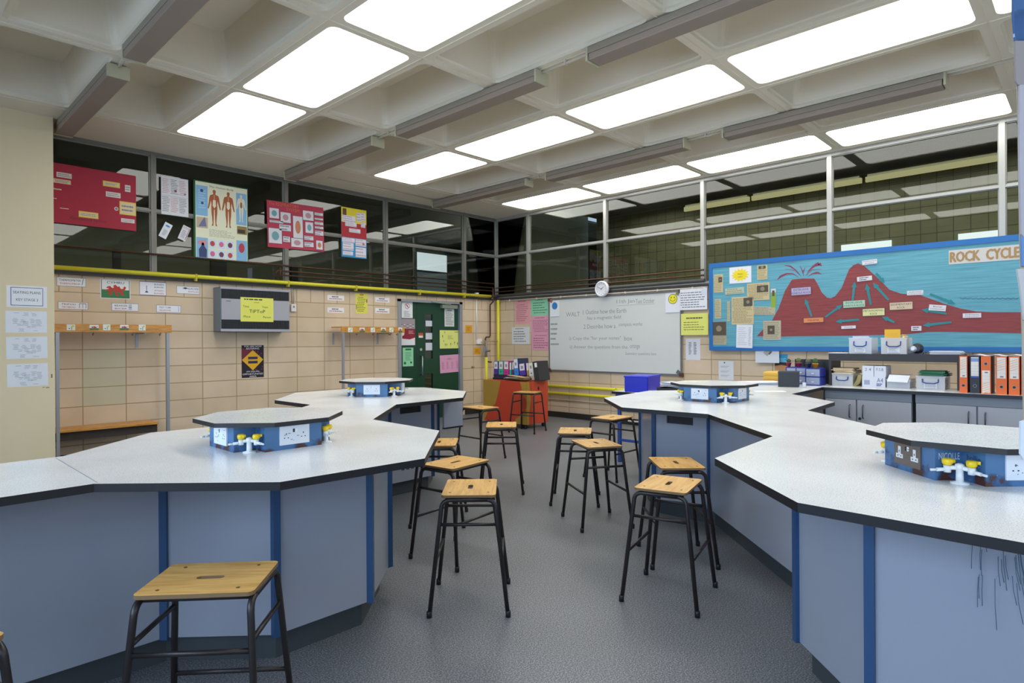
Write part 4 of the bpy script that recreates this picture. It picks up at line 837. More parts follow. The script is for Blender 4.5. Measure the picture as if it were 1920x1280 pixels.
cut(1368, 500, 1409, 530.5, 'white card with a yellow starburst at the top of the board', star, '#e1e3ea', cat='card', name='starburst_card', group=None)
cut(1381.5, 608.5, 1412, 652, 'white printed list hanging over the lower border of the board', lambda mb, w, h, y: (mb.lines(-.8*w, .3*w, .8*h, -.8*h, 10, y, M('#b6bac4'), 3, .3), mb.lines(.5*w, .8*w, .8*h, -.8*h, 12, y, M('#9ea2ae'), 4, .4)), '#dfe2ea', cat='sheet', name='printed_list', group=None, tilt=.03, d=.014)
def lab(t1, t2, c, bc='#2c3340'):
    def f(mb, w, h, y):
        mb.rect(-w, w, -h, h, y+.0004, M(bc) if bc != c else M(c)); mb.rect(-w*.97, w*.97, -h*.93, h*.93, y, M(c)); k = M('#3a3550')
        if not t1: mb.lines(-.7*w, .8*w, .8*h, -.8*h, 2, y-.0004, k, 3, .5)
        elif t2: mb.text(t1, 0, .4*h, min(1.85, .165*len(t1))*w, .5*h, y-.0004, k); mb.text(t2, 0, -.42*h, min(1.85, .165*len(t2))*w, .5*h, y-.0004, k)
        else: mb.text(t1, 0, 0, 1.1*w, .8*h, y-.0004, k)
    return f
G1 = 'rock name labels on the display board'; G2 = 'small white process labels on the display board'
for u0, vt, u1, vb, t1, t2, c, l_ in ((1484, 538.5, 1521.5, 553, 'EXTRUSIVE', 'IGNEOUS ROCK', '#b3a7c9', 'lilac EXTRUSIVE IGNEOUS ROCK label on the volcano'), (1581, 563, 1623, 576.5, 'INTRUSIVE', 'IGNEOUS ROCK', '#a9cdb4', 'pale green INTRUSIVE IGNEOUS ROCK label'), (1617.5, 578, 1659.5, 592, 'METAMORPHIC', 'ROCK', '#d9d79c', 'pale yellow METAMORPHIC ROCK label'), (1668, 566, 1712, 580.5, 'SEDIMENTARY', 'ROCK', '#d2bfa0', 'buff SEDIMENTARY ROCK label'), (1507, 595.5, 1545, 604.5, 'MAGMA', None, '#dd8a58', 'orange MAGMA label low on the volcano')):
    cut(u0, vt, u1, vb, l_, lab(t1, t2, c), c, cat='label', name='rock_label', d=.01, group=G1, tilt=-.02)
for u0, vt, u1, vb, t1, t2, l_, tl in ((1617, 487, 1645, 495.5, 'Weathering &', 'Erosion', 'white Weathering and Erosion label at the highest peak', -.05), (1607.5, 518, 1635.5, 526.5, '', '', 'white label just below the highest peak', -.05), (1701, 544.5, 1731.5, 553, 'Sediments', 'Transported', 'white Sediments Transported label on the right-hand slope', 0), (1742, 571.5, 1774, 582.5, 'Burial', 'Compaction', 'tilted white Burial label over a leftward arrow', .12), (1805.5, 587, 1840, 595.5, 'Sediments', 'Deposited', 'white Sediments Deposited label at the far right', 0), (1578, 610.5, 1605, 616, 'Melting', None, 'white Melting label above the left clear box', -.03), (1709, 611, 1728, 620, '', '', 'white label half hidden by the yellow folders', 0)):
    cut(u0, vt, u1, vb, l_, lab(t1, t2, '#dcdae0', '#dcdae0'), '#dcdae0', cat='label', name='process_label', d=.01, group=G2, tilt=tl)
def arrow(u0, v0, u1, v1, label, wd=.028):
    a = Vector(bl(u0, v0)); b_ = Vector(bl(u1, v1)); c_ = (a+b_)/2; d = (b_-a); L = d.length/2; ang = math.atan2(d.y, d.x)
    mb = MB(); mb.T = Matrix.Rotation(-ang, 4, 'Y')
    mb.vprism([(-L, -wd*.4), (-L, wd*.4), (L-.07, wd*.55), (L-.07, wd*1.1), (L, 0), (L-.07, -wd*1.1), (L-.07, -wd*.55)], -.002, 0, M('#23848c', .6))
    mb.obj('paper_arrow', loc=(-BO-.006, -(by0+c_.x), bz0+c_.y), rz=-PI/2, label=label, category='arrow', group='teal paper arrows on the display board')
for a in ((1522, 593, 1510, 560, 'teal arrow rising from the magma label to the lilac label'), (1548, 594, 1580, 571, 'teal arrow slanting from the magma label to the pale green label'), (1599, 563, 1603, 528, 'leftmost of three teal arrows pointing up to the highest peak'), (1633, 571, 1625, 532, 'middle of three teal arrows pointing up to the highest peak'), (1666, 562, 1637, 530, 'rightmost of three teal arrows pointing up to the highest peak'), (1643, 512, 1659, 531, 'teal arrow descending the outside of the highest peak'), (1744, 551, 1792, 570, 'long teal arrow sloping down to the right towards the sea'), (1775, 588, 1728, 580, 'teal arrow pointing left under the tilted Burial label'), (1784, 604, 1730, 610, 'teal arrow pointing left in the lower right of the board'), (1677, 604, 1654, 593, 'short teal arrow just above the yellow folders'), (1611, 599, 1567, 603, 'teal arrow pointing left below the pale green label')): arrow(*a)

# ================================================================== BENCHES
HB = .90
def inset_dir(poly, d):
    """offset a closed polygon inwards by d"""
    n = len(poly); A = sum(poly[i][0]*poly[(i+1) % n][1]-poly[(i+1) % n][0]*poly[i][1] for i in range(n)); sgn = 1 if A > 0 else -1; out = []
    for i in range(n):
        p0, p1, p2 = Vector(poly[i-1]), Vector(poly[i]), Vector(poly[(i+1) % n]); d1 = (p1-p0).normalized(); d2 = (p2-p1).normalized()
        n1 = Vector((-d1.y, d1.x))*sgn; n2 = Vector((-d2.y, d2.x))*sgn; b = (n1+n2)
        k = d*2/max(b.length_squared, .3); out.append(tuple(p1+b*k))
    return out
def bench(name, label, top, cab, panel_spec, parent_loc):
    ox, oy = parent_loc
    t = thing(name, label, 'lab bench', (ox, oy, 0), 0, 'angular laboratory benches')
    P = [(x-ox, y-oy) for x, y in top]; Cb = [(x-ox, y-oy) for x, y in cab]
    MB().prism(P, HB-.03, HB, M_TOP, M_EDGE).obj('worktop', t)
    n = len(Cb); A = sum(Cb[i][0]*Cb[(i+1) % n][1]-Cb[(i+1) % n][0]*Cb[i][1] for i in range(n)); sgn = 1 if A > 0 else -1
    for i in range(n):
        a = Vector(Cb[i]); b = Vector(Cb[(i+1) % n]); d = (b-a); L = d.length; d.normalize(); nn = Vector((d.y, -d.x))*sgn  # outward
        ang = math.atan2(d.y, d.x)
        kind = panel_spec.get(i, 'plain')
        if kind != 'none':
            mb = MB(); mb.T = Matrix.Translation((a.x, a.y, 0)) @ Matrix.Rotation(ang, 4, 'Z')
            o0, o1 = (0, -.018) if sgn > 0 else (0, .018)   # local y outward is -y when the outline runs anticlockwise
            ins = .018 if sgn > 0 else -.018
            q0, q1 = min(0, ins), max(0, ins)
            zb = .125
            if kind == 'slot':
                s0, s1 = L*.24, L*.72
                mb.box(0.0, s0, q0, q1, zb, HB-.03, M_PANEL).box(s1, L, q0, q1, zb, HB-.03, M_PANEL).box(s0, s1, q0, q1, zb, .74, M_PANEL).box(s0, s1, q0, q1, .80, HB-.03, M_PANEL)
                mb.box(s0-.01, s1+.01, ins, ins*1.5, .73, .81, M_BLK)
                g0, g1 = L*.25, L*.68; yo = -.0012 if sgn > 0 else .0012
                for k in range(4):
                    for z in (.235, .265, .295): mb.box(g0+k*(g1-g0)/4+.008, g0+(k+1)*(g1-g0)/4-.012, yo, 0, z-.009, z+.009, M('#3a3c40'))
            else:
                mb.box(0, L, q0, q1, zb, HB-.03, M_PANEL)
            mb.obj('side_panel', t)
        prv = panel_spec.get((i-1) % n, 'plain')
        if not (kind == 'none' and prv == 'none'):
            p = MB().box(-.016, .016, -.016, .016, .12, HB-.03, M_POST); p.obj('corner_post', t, loc=(a.x, a.y, 0), rz=ang)
    MB().prism(inset_dir(Cb, .05), 0, .125, M_PLINTH).obj('plinth', t)
    return t
Ltop = [(-9.9, -6.15), (-8.16, -6.14), (-7.70, -6.61), (-7.075, -6.645), (-6.51, -6.06), (-6.475, -5.355), (-5.822, -4.70), (-5.08, -4.66), (-4.60, -4.17), (-4.56, -3.45), (-4.72, -3.27), (-5.22, -2.97), (-5.80, -3.0), (-6.29, -3.59), (-6.28, -4.19), (-7.05, -4.91), (-7.627, -4.91), (-8.117, -5.405), (-9.9, -5.42)]
Lcab = [(-9.8, -5.80), (-7.83, -5.80), (-7.49, -6.13), (-7.01, -6.13), (-6.67, -5.80), (-6.67, -5.31), (-5.50, -4.14), (-5.0, -4.14), (-4.68, -3.82), (-4.68, -3.55), (-5.0, -3.3), (-5.7, -3.3), (-6.0, -3.7), (-6.0, -4.25), (-7.1, -5.3), (-7.7, -5.3), (-8.0, -5.5), (-9.8, -5.5)]
lb = bench('laboratory_bench', 'left-hand angular white-topped lab bench in front of the block wall', Ltop, Lcab, {6: 'slot'}, (-6.0, -4.8))
MB().box(-4.72+6.0, -4.47+6.0, -3.97+4.8, -3.95+4.8, .53, HB-.03, M_PANEL).box(-4.72+6.0, -4.47+6.0, -3.975+4.8, -3.945+4.8, .515, .53, M_EDGE).obj('hanging_panel', lb)
sm = MB(); a, b = Vector((-8.13, -5.43)), Vector((-8.165, -6.12)); sm.box(-8.149+6, -8.146+6, -6.13+4.8, -5.43+4.8, HB, HB+.0006, M('#8e9194')); sm.obj('worktop_seam', lb)
Rtop = [(-4.32, -5.63), (-4.85, -6.16), (-4.83, -6.83), (-5.50, -7.51), (-6.255, -7.555), (-6.757, -8.06), (-6.78, -8.8), (-6.28, -9.3), (-5.5, -9.3), (-5.0, -8.8), (-5.0, -8.05), (-4.18, -7.25), (-3.43, -7.21), (-2.92, -6.70), (-1.91, -6.655), (-1.26, -6.655), (-1.26, -5.95), (-2.95, -5.95), (-3.4, -5.52)]
Rcab = [(-3.98, -5.78), (-4.34, -6.13), (-4.34, -6.60), (-5.52, -7.80), (-6.0, -7.80), (-6.36, -8.16), (-6.36, -9.2), (-5.4, -9.2), (-5.4, -8.3), (-4.2, -7.1), (-3.5, -7.0), (-3.3, -6.5), (-1.3, -6.5), (-1.3, -6.2), (-3.2, -6.2), (-3.5, -5.78)]
bench('laboratory_bench', 'right-hand angular white-topped lab bench running back towards the grey cupboards', Rtop, Rcab, {1: 'slot'}, (-4.6, -7.2))
# pen scrawl low on the near right panel, as dark strokes
r = random.Random(4); sb = MB()
for k in range(20):
    y0 = -8.44-.125*r.random(); z = r.uniform(.66, .84); L_ = r.uniform(.05, .16); sl = (y0+8.50)*.35
    sb.tube([(-6.3805, y0, z), (-6.3805, y0+sl*L_*2, z-L_/2), (-6.3805, y0+sl*L_*5-.004, z-L_)], .0009, M('#4c6a80'), 4)
o = sb.obj('pen_scribble', bpy.data.objects['laboratory_bench.001'], label='dark pen strokes on the panel'); o.location = (4.6, 7.2, 0)

# ---- service bollards
def rust_blue():
    m, b = newmat('rusting_blue_paint', .4); n, l = nodes(m); tc = n.new('ShaderNodeTexCoord')
    a = n.new('ShaderNodeTexNoise'); a.inputs['Scale'].default_value = 9; a.inputs['Detail'].default_value = 6; l.new(tc.outputs['Object'], a.inputs['Vector'])
    sp = n.new('ShaderNodeSeparateXYZ'); l.new(tc.outputs['Object'], sp.inputs[0])
    mr = n.new('ShaderNodeMapRange'); mr.inputs['From Min'].default_value = 0; mr.inputs['From Max'].default_value = .10; mr.inputs['To Min'].default_value = .15; mr.inputs['To Max'].default_value = -.1; l.new(sp.outputs[2], mr.inputs[0])
    ad = n.new('ShaderNodeMath'); l.new(a.outputs['Fac'], ad.inputs[0]); l.new(mr.outputs[0], ad.inputs[1])
    r = ramp(n, [(.0, lin('#4c769f')), (.60, lin('#466f99')), (.66, lin('#2e4d72')), (.68, lin('#4a2a22')), (1, lin('#3b211b'))]); l.new(ad.outputs[0], r.inputs[0]); l.new(r.outputs[0], b.inputs['Base Color']); return m
M_RUST = rust_blue()
M_TAPW = M('#dfe2e2', .3); M_TAPY = M('#e8c614', .35)
def gas_tap(parent, x, y, ang):
    t = MB()
    t.lathe([(.028, 0), (.028, .005), (.012, .008), (.011, .05), (.014, .052), (.014, .066), (.006, .07)], M_TAPW, 14)
    for s_ in (-1, 1):
        t.tube([(0, 0, .055), (s_*.032, -.006, .052)], .008, M_TAPW, 8); t.lathe([(.011, .036), (.012, .06)], M_TAPW, 10, (s_*.034, -.006, 0))
        t.tube([(s_*.034, -.006, .046), (s_*.062, -.026, .044)], .0065, M_TAPW, 8); t.tube([(s_*.062, -.026, .044), (s_*.078, -.037, .043)], .0045, M_TAPW, 8)
    o = t.obj('gas_tap', parent, loc=(x, y, 0), rz=ang)
    for s_ in (-1, 1):
        k = MB().lathe([(.010, 0), (.016, .006), (.017, .018), (.013, .024)], M_TAPY, 10).box(-.004, .024, -.006, .006, .012, .022, M_TAPY)
        k.obj('tap_knob', o, loc=(s_*.034, -.006, .06), rz=.5*s_)
def socket(parent, cx, cy, ang, metal=False, dirty=False):
    """twin outlet plate whose front faces -y before turning"""
    t = MB(); pm = M('#7d7470', .35, .7) if metal else M('#dfe3e9', .4)
    t.box(-.073, .073, -.006, .0, .022, .108, pm)
    for s_ in (-1, 1):
        x = s_*.042; y = -.0068; hc = M_BLK
        if metal: t.rect(x-.008, x+.008, .062, .09, y, M_TAPW); t.rect(x-.02, x+.02, .046, .062, y, M_TAPW); y -= .0006
        t.rect(x-.002, x+.002, .068, .076, y, hc); t.rect(x-.012, x-.006, .052, .056, y, hc); t.rect(x+.006, x+.012, .052, .056, y, hc)
    t.rect(-.01, .0, .078, .094, -.0068, M_BLK if dirty else M('#c9ced6')); t.rect(.0, .012, .078, .094, -.0068, M('#eef0f2'))
    if dirty:
        r = random.Random(int(cx*977+cy*31)); 
        for k in range(7): a0_ = r.uniform(-.06, .06); b0 = r.uniform(.035, .095); t.rect(a0_, a0_+r.uniform(.003, .012), b0, b0+.0025, -.0072, M('#5b5f68'))
    t.obj('socket_plate', parent, loc=(cx, cy, 0), rz=ang, label='brushed metal socket plate' if metal else None)
def bollard(x, y, rot, label, metal=None, dirty=False):
    t = thing('service_bollard', label, 'service bollard', (x, y, HB), 0, 'blue service bollards with taps and sockets')
    d, w_ = .24, .14; c, s_ = math.cos(rot), math.sin(rot)
    pl_ = [(-d, -w_), (-w_, -w_), (-w_, -d), (w_, -d), (w_, -w_), (d, -w_), (d, w_), (w_, w_), (w_, d), (-w_, d), (-w_, w_), (-d, w_)]
    MB().prism([(a*c-b*s_, a*s_+b*c) for a, b in pl_], 0, .12, M_RUST).obj('body', t)
    T8 = .32*math.tan(PI/8); oc = [(-.32, -T8), (-T8, -.32), (T8, -.32), (.32, -T8), (.32, T8), (T8, .32), (-T8, .32), (-.32, T8)]
    MB().prism(oc, .12, .14, M_TOP, M_EDGE).obj('top', t)
    for k in range(4):
        a = rot+k*PI/2; nx, ny = math.sin(a), -math.cos(a)
        socket(t, nx*d, ny*d, a, metal == k, dirty)
        a2 = a+PI/4; nx, ny = math.sin(a2), -math.cos(a2)
        gas_tap(t, nx*.27, ny*.27, a2)
    return t
bollard(-7.33, -5.75, 0, 'service bollard on the near end of the left-hand bench', dirty=True)
bollard(-5.40, -3.81, PI/4, 'service bollard on the far end of the left-hand bench in front of the door')
bnr = bollard(-5.86, -8.38, PI/4, 'rusting service bollard with chalked graffiti at the right edge of the room', metal=2, dirty=True)
bollard(-3.87, -6.41, 0, 'service bollard on the far end of the right-hand bench', dirty=True)
# graffiti on the near right bollard (faces pointing to the room's left)
def graf(txt, cx, cy, ang, x, z, wd, h, m): MB().text(txt, x, z, wd, h, -.0012, m).obj('graffiti', bnr, loc=(cx, cy, 0), rz=ang, label='scrawled lettering')
aN = PI/4+3*PI/2
ca, sa = math.cos(PI/4), math.sin(PI/4)
def rp(a, b): return (a*ca-b*sa, a*sa+b*ca)
# notch faces beside the tap: from (-d,-w) etc. turned by 45 degrees
p = rp(-.14, .19); graf('NICOLLE', p[0], p[1], -PI/4, 0, .085, .075, .024, M('#c9d4dc')); graf('R', p[0], p[1], -PI/4, .0, .05, .018, .024, M('#c9d4dc'))
p = rp(-.19, .14); graf('hollie', p[0], p[1], -3*PI/4, 0, .085, .06, .02, M('#1d3350'))
sp_ = MB(); r = random.Random(9)
for k in range(26): x = r.gauss(0, .028); z = .05+r.gauss(0, .018); sp_.rect(x, x+r.uniform(.002, .008), z, z+.002, -.0012, M('#b4c2cc'))
sp_.obj('graffiti', bnr, loc=(rp(-.19, .14)[0], rp(-.19, .14)[1], 0), rz=-3*PI/4, label='white scratches')

# ================================================================== STOOLS
def tube_path(mb, pts, r, m): mb.tube(pts, r, m, 10)
def make_stool(label, x, y, rz, front=False):
    t = thing('lab_stool', label, 'stool', (x, y, 0), rz, 'wooden-topped tubular laboratory stools')
    hs = .61; hx, hy = .185, .14; fx_, fy = .215, .20
    # seat: ply board with a slot, built as frame pieces around the slot
    s = MB(); sx, sy = .045, .013
    out = rrect(0, 0, hx, hy, .02, 5); inn = rrect(0, 0, sx, sy, .0125, 5)
    n = 20; vs = []
    for z in (hs-.013, hs): vs += [(a, b, z) for a, b in out]+[(a, b, z) for a, b in inn]
    top = [(40+i, 40+(i+1) % n, 60+(i+1) % n, 60+i) for i in range(n)]; bot = [(i, 20+i, 20+(i+1) % n, (i+1) % n) for i in range(n)]
    s.add(vs, top+bot, M_PLY); s.add(vs, [(i, (i+1) % n, 40+(i+1) % n, 40+i) for i in range(n)]+[(20+i, 60+i, 60+(i+1) % n, 20+(i+1) % n) for i in range(n)], M_PLYEDGE)
    for a in (-1, 1):
        for b in (-1, 1): s.lathe([(.006, 0), (.006, .0012), (.003, .0016)], M('#6b5a3a', .4, .5), 8, (a*(hx-.06), b*(hy-.04), hs))
    s.obj('seat', t)
    R_t = .0115; zt = hs-.026
    def leg(a, b, z):   # point on a leg at height z, legs splay outwards towards the floor
        k = 1-z/zt; return (a*(hx-.01+(fx_-hx+.01)*k), b*(hy-.005+(fy-hy+.005)*k), z)
    for a in (-1, 1):
        pts = [leg(a, -1, .012)]
        top_z = zt; bend = .05
        pts.append(leg(a, -1, top_z-bend))
        p0 = Vector(leg(a, -1, top_z-bend)); c0 = Vector((a*(hx-.01), -hy+.0, top_z)); p1 = Vector((a*(hx-.01), -hy+bend*1.0, top_z))
        for k in range(1, 6): q = k/6; pts.append(tuple(p0*(1-q)**2+c0*2*q*(1-q)+p1*q*q))
        pts.append(tuple(p1)); p1b = Vector((a*(hx-.01), hy-bend, top_z)); c1 = Vector((a*(hx-.01), hy, top_z)); p2 = Vector(leg(a, 1, top_z-bend))
        pts.append(tuple(p1b))
        for k in range(1, 6): q = k/6; pts.append(tuple(p1b*(1-q)**2+c1*2*q*(1-q)+p2*q*q))
        pts.append(leg(a, 1, top_z-bend)); pts.append(leg(a, 1, .012))
        # split the hoop into its two legs and its top bar
        mid = len(pts)//2
        MB().tube(pts[:mid], R_t, M_STEEL, 10).obj('leg', t); MB().tube(pts[mid-1:], R_t, M_STEEL, 10).obj('leg', t)
        MB().tube([leg(a, -1, .46), leg(a, 1, .46)], .009, M_STEEL, 8).obj('crossbar', t)
        for b in (-1, 1): f = leg(a, b, 0); MB().lathe([(.014, 0), (.014, .03), (.012, .032)], M_BLK, 10, (f[0], f[1], 0)).obj('rubber_foot', t)
    zr = {-1: .27, 1: .27} if not front else {-1: .43, 1: .20}
    for b in (-1, 1):
        MB().tube([leg(-1, b, zr[b]), leg(1, b, zr[b])], .009, M_STEEL, 8).obj('footrest', t)
        yb = b*(hy-.035); MB().tube([(-(hx-.01), yb, zt), ((hx-.01), yb, zt)], .0095, M_STEEL, 8).obj('seat_rail', t)
    return t
def D(a): return math.radians(a)
cm = at(819, 835.5, 2, .61); dC = Vector((math.cos(D(45)), math.sin(D(45)), 0))*.185
make_stool('stool nearest the camera in front of the left bench end', -7.92, -6.56, D(-42), True)
make_stool('stool in the open aisle nearest the left-hand bench corner', -6.46, -6.26, D(44))
make_stool('stool turned cornerwise tucked just behind the front aisle stool on the left', -6.06, -5.68, D(7))
make_stool('stool half hidden behind the corner of the left-hand worktop', cm.x+dC.x, cm.y+dC.y, D(45))
make_stool('stool beside the far end of the left-hand bench, farthest of the left-hand row', -3.66, -3.38, D(88))
make_stool('stool standing end-on between the left-hand row and the painted cupboard', -4.58, -4.64, D(43))
make_stool('stool pushed against the red and gold painted cupboard', -1.70, -2.36, D(105))
make_stool('leftmost stool of the group of three in the middle of the floor', -4.43, -5.40, D(35))
make_stool('front stool of the group of three in the middle of the floor', -4.84, -5.92, D(58))
make_stool('stool at the far bench corner behind the middle group, beside the blue table leg', -3.43, -5.10, D(0))
make_stool('rear stool of the overlapping pair beside the right-hand bench', -5.12, -6.75, D(43))
make_stool('front stool of the overlapping pair beside the right-hand bench', -5.67, -7.01, D(14))
cs = at(2, 1178, 2, .61); make_stool('stool cut off by the lower left corner of the picture', cs.x-.215, cs.y+.02, D(20))

# ================================================================== CUPBOARDS AND WALL COUNTER
CX = -1.90   # front edge of the counter
MB().box(0, .64, -3.2, 0, -.03, 0, M_TOP).box(-.004, 0, -3.2, -.0, -.03, 0, M_EDGE).obj('counter_top', loc=(CX, -6.655, HB), label='long narrow counter top under the orange lever arch files', category='worktop')
def yy(u, x=CX+.03): return at(u, 760, 0, x).y
M_CAB = M('#9fa1a8', .4, noise=3, amt=.95, name='grey_cupboard_door'); M_CABF = M('#7e848c', .45)
def cupboard(u0, um, u1, label, y0=None, y1=None):
    a = y0 if y0 is not None else yy(u0); b = y1 if y1 is not None else yy(u1); m_ = yy(um)
    t = thing('base_cupboard', label, 'cupboard', (CX+.03, a, 0), 0, 'grey base cupboards under the counter')
    w_ = a-b
    MB().box(.02, .58, -w_+.002, -.002, .1, HB-.03, M_CABF).box(.05, .56, -w_+.01, -.01, 0, .1, M_PLINTH).box(0, .02, -w_+.002, -.002, HB-.11, HB-.03, M_CABF).obj('carcass', t)
    for (p, q_, hs_) in ((0, a-m_, 1), (a-m_, w_, 0)):
        d_ = MB().box(0, .018, -q_+.006, -p-.006, .12, HB-.115, M_CAB).obj('cupboard_door', t, bevel=.002)
        hy = -q_+.06 if hs_ else -p-.06
        MB().tube([(0, hy, .735), (-.028, hy, .725), (-.028, hy, .615), (0, hy, .605)], .006, M('#4c5158', .35, .3), 8).obj('handle', d_)
    return t
c1 = cupboard(1515, 1606, 1710, 'grey two-door base cupboard with a lock, left of the dark seam', y0=-6.665)
MB().tube([(0, 0, 0), (-.006, 0, 0)], .013, M('#2b2d30', .4, .4), 12).obj('lock', c1, loc=(0, -(c1.location.y-yy(1612)), .60))
c2 = cupboard(1716, 1832, 1985, 'grey two-door base cupboard at the right-hand end of the counter')
cupboard(1985, 2100, 2300, 'grey two-door base cupboard beyond the right edge of the picture', y0=c2.location.y-(yy(1716)-yy(1985))) if False else None
MB().box(0, .56, -.6, 0, 0, HB-.031, M_CABF).obj('end_cupboard', loc=(CX+.04, yy(1985)-.01, 0), label='plain grey base cupboard closing the end of the counter', category='cupboard')

# shelf unit standing on the counter
SX = -1.58; sy0 = at(1554, 700, 0, SX).y; sy1 = at(1803, 700, 0, SX).y; HS = .34
DKW = M('#241f20', .45, noise=6, amt=.8, name='dark_stained_board')
t = thing('shelf_unit', 'low dark open shelf unit standing on the counter', 'shelf unit', (SX, sy0, HB)); W2 = sy0-sy1
MB().box(0, .33, -W2, 0, HS-.035, HS, DKW).obj('top_board', t)
MB().box(0, .33, -.025, 0, 0, HS-.035, DKW).obj('end_panel', t); MB().box(0, .33, -W2, -W2+.035, 0, HS-.035, DKW).obj('end_panel', t)
MB().box(.0, .02, -W2+.035, -.025, HS-.075, HS-.035, DKW).obj('front_rail', t)
ZT = HB+HS
def pxbox(x, u0, u1, vt, vb):
    """y range and heights of a front face at plane x seen between the pixels"""
    um = (u0+u1)/2; return at(u0, vb, 0, x).y, at(u1, vb, 0, x).y, at(um, vt, 0, x).z, at(um, vb, 0, x).z
def clear_box(label, x, u0, u1, vt, zb, depth, contents, handle=True, group='clear plastic storage boxes'):
    y0, y1, zt, _ = pxbox(x, u0, u1, vt, vt+20); w_ = y0-y1; h = zt-zb; th = .003
    t = thing('storage_box', label, 'storage box', (x, (y0+y1)/2, zb), -PI/2, group)
    b = MB(); hw = w_/2
    b.box(-hw, hw, 0, th, 0, h, M_CLEAR).box(-hw, hw, depth-th, depth, 0, h, M_CLEAR).box(-hw, -hw+th, th, depth-th, 0, h, M_CLEAR).box(hw-th, hw, th, depth-th, 0, h, M_CLEAR).box(-hw+th, hw-th, th, depth-th, 0, th, M_CLEAR)
    b.box(-hw-.006, hw+.006, -.005, 0, h-.012, h, M_CLEAR).obj('tub', t)
    if handle:
        MB().tube([(-hw*.55, -.004, h*.78), (-hw*.55, -.014, h*.55), (-hw*.3, -.018, h*.46), (hw*.3, -.018, h*.46), (hw*.55, -.014, h*.55), (hw*.55, -.004, h*.78)], .006, M('#27448c', .4), 8).obj('handle', t)
    contents(t, hw, depth, h)
    return t, y0, y1, zt
def papers(col, frac, seed=1, tilt=0):
    def f(t, hw, d, h):
        r = random.Random(seed); p = MB(); z = .004
        while z < h*frac:
            th = r.uniform(.004, .014); j = r.uniform(0, .012); p.box(-hw+.008+j, hw-.008-r.uniform(0, .012), .01, d-.012, z, z+th-.001, M(r.choice(col), .75)); z += th
        p.obj('paper_stack', t)
    return f
def face_card(t, hw, h, z0, z1, seed=2):
    m = MB().box(-hw*.55, hw*.55, -.0035, -.001, h*z0, h*z1, M('#d7dbe2')); m.lines(-hw*.45, hw*.45, h*z1*.97, h*z0*1.1, 4, -.004, M('#8d93a2'), seed, .4); m.obj('label_card', t)
# top of the shelf
b1 = clear_box('clear plastic box holding grey papers, left one on top of the shelf unit', -1.55, 1592, 1634, 633, ZT, .26, papers(['#c9cad4', '#b8bac8', '#d8d9e0'], .12, 3)); face_card(b1[0], .09, .12, .1, .5)
p = MB()
for k in range(5): p.box(-.075+k*.002, .075-k*.003, .02+k*.035, .024+k*.035, .02, .185-k*.006, M(['#c7c9da', '#bfc2d2'][k % 2], .7))
p.obj('file_papers', loc=(-1.55, (b1[1]+b1[2])/2, ZT), rz=-PI/2, label='upright grey papers standing in the left clear box', category='papers')
b2 = clear_box('clear plastic box with yellow folders, right one on top of the shelf unit', -1.55, 1652, 1700, 633, ZT, .26, papers(['#d8d8de', '#c9c9d0'], .1, 4)); face_card(b2[0], .1, .12, .08, .55, 3)
p = MB()
for k in range(4): p.box(-.085, .055-.004*k, .02+k*.02, .023+k*.02, .01, .25-.008*k, M('#e0ac2c' if k else '#e2b034', .6))
p.lines(-.06, .04, .21, .1, 7, .0195, M('#b98a20'), 4, .12)
for k in range(3): p.box(.065+.01*k, .075+.01*k, .03, .2, .01, .2-.015*k, M(['#d9a93a', '#e3dcc4', '#cfa03a'][k], .6))
p.obj('yellow_folders', loc=(-1.55, (b2[1]+b2[2])/2, ZT), rz=-PI/2, label='yellow card folders standing upright in the right clear box', category='folders')
y0 = at(1719, 655, 0, -1.5).y
t = thing('tape_dispenser', 'black and silver rounded desk gadget beside the yellow folders', 'gadget', (-1.47, y0, ZT), -PI/2)
k_ = MB(); k_.T = Matrix.Translation((0, 0, .055)) @ Matrix.Rotation(PI/2, 4, 'X'); k_.lathe([(.02, -.03), (.05, -.03), (.054, 0), (.05, .03), (.02, .03)], M('#1b1c24', .35), 20); k_.obj('body', t)
k_ = MB(); k_.T = Matrix.Translation((-.035, -.005, .05)) @ Matrix.Rotation(PI/2, 4, 'X'); k_.lathe([(.01, -.032), (.035, -.032), (.035, .03), (.01, .03)], M('#b9bcc4', .3, .6), 20); k_.obj('reel', t)
MB().box(-.06, .05, -.03, .03, 0, .012, M('#1b1c24', .35)).obj('foot', t)
def stack(label, x, u0, u1, zb, n, th, depth, cols, cat='papers', name='paper_stack', seed=1, jit=.01, rot=.02, group=None):
    y0, y1, _, _ = pxbox(x, u0, u1, 660, 661); w_ = y0-y1; p = MB(); r = random.Random(seed)
    for k in range(n):
        p.T = Matrix.Rotation(r.uniform(-rot, rot), 4, 'Z'); j = r.uniform(-jit, jit); p.box(-w_/2+j, w_/2+j, j, depth+j, k*th, (k+1)*th-.0006, M(r.choice(cols), .75))
    return p.obj(name, loc=(x, (y0+y1)/2, zb), rz=-PI/2, label=label, category=cat, group=group)
stack('low pile of white papers at the right end of the shelf unit top', -1.56, 1742, 1800, ZT, 7, .0045, .24, ['#d3d5dd', '#e3e4ea', '#c4c7d2'], seed=5)
stack('thin white papers at the left end of the shelf unit top', -1.55, 1554, 1588, ZT, 3, .003, .2, ['#e3e6ee'], seed=6)
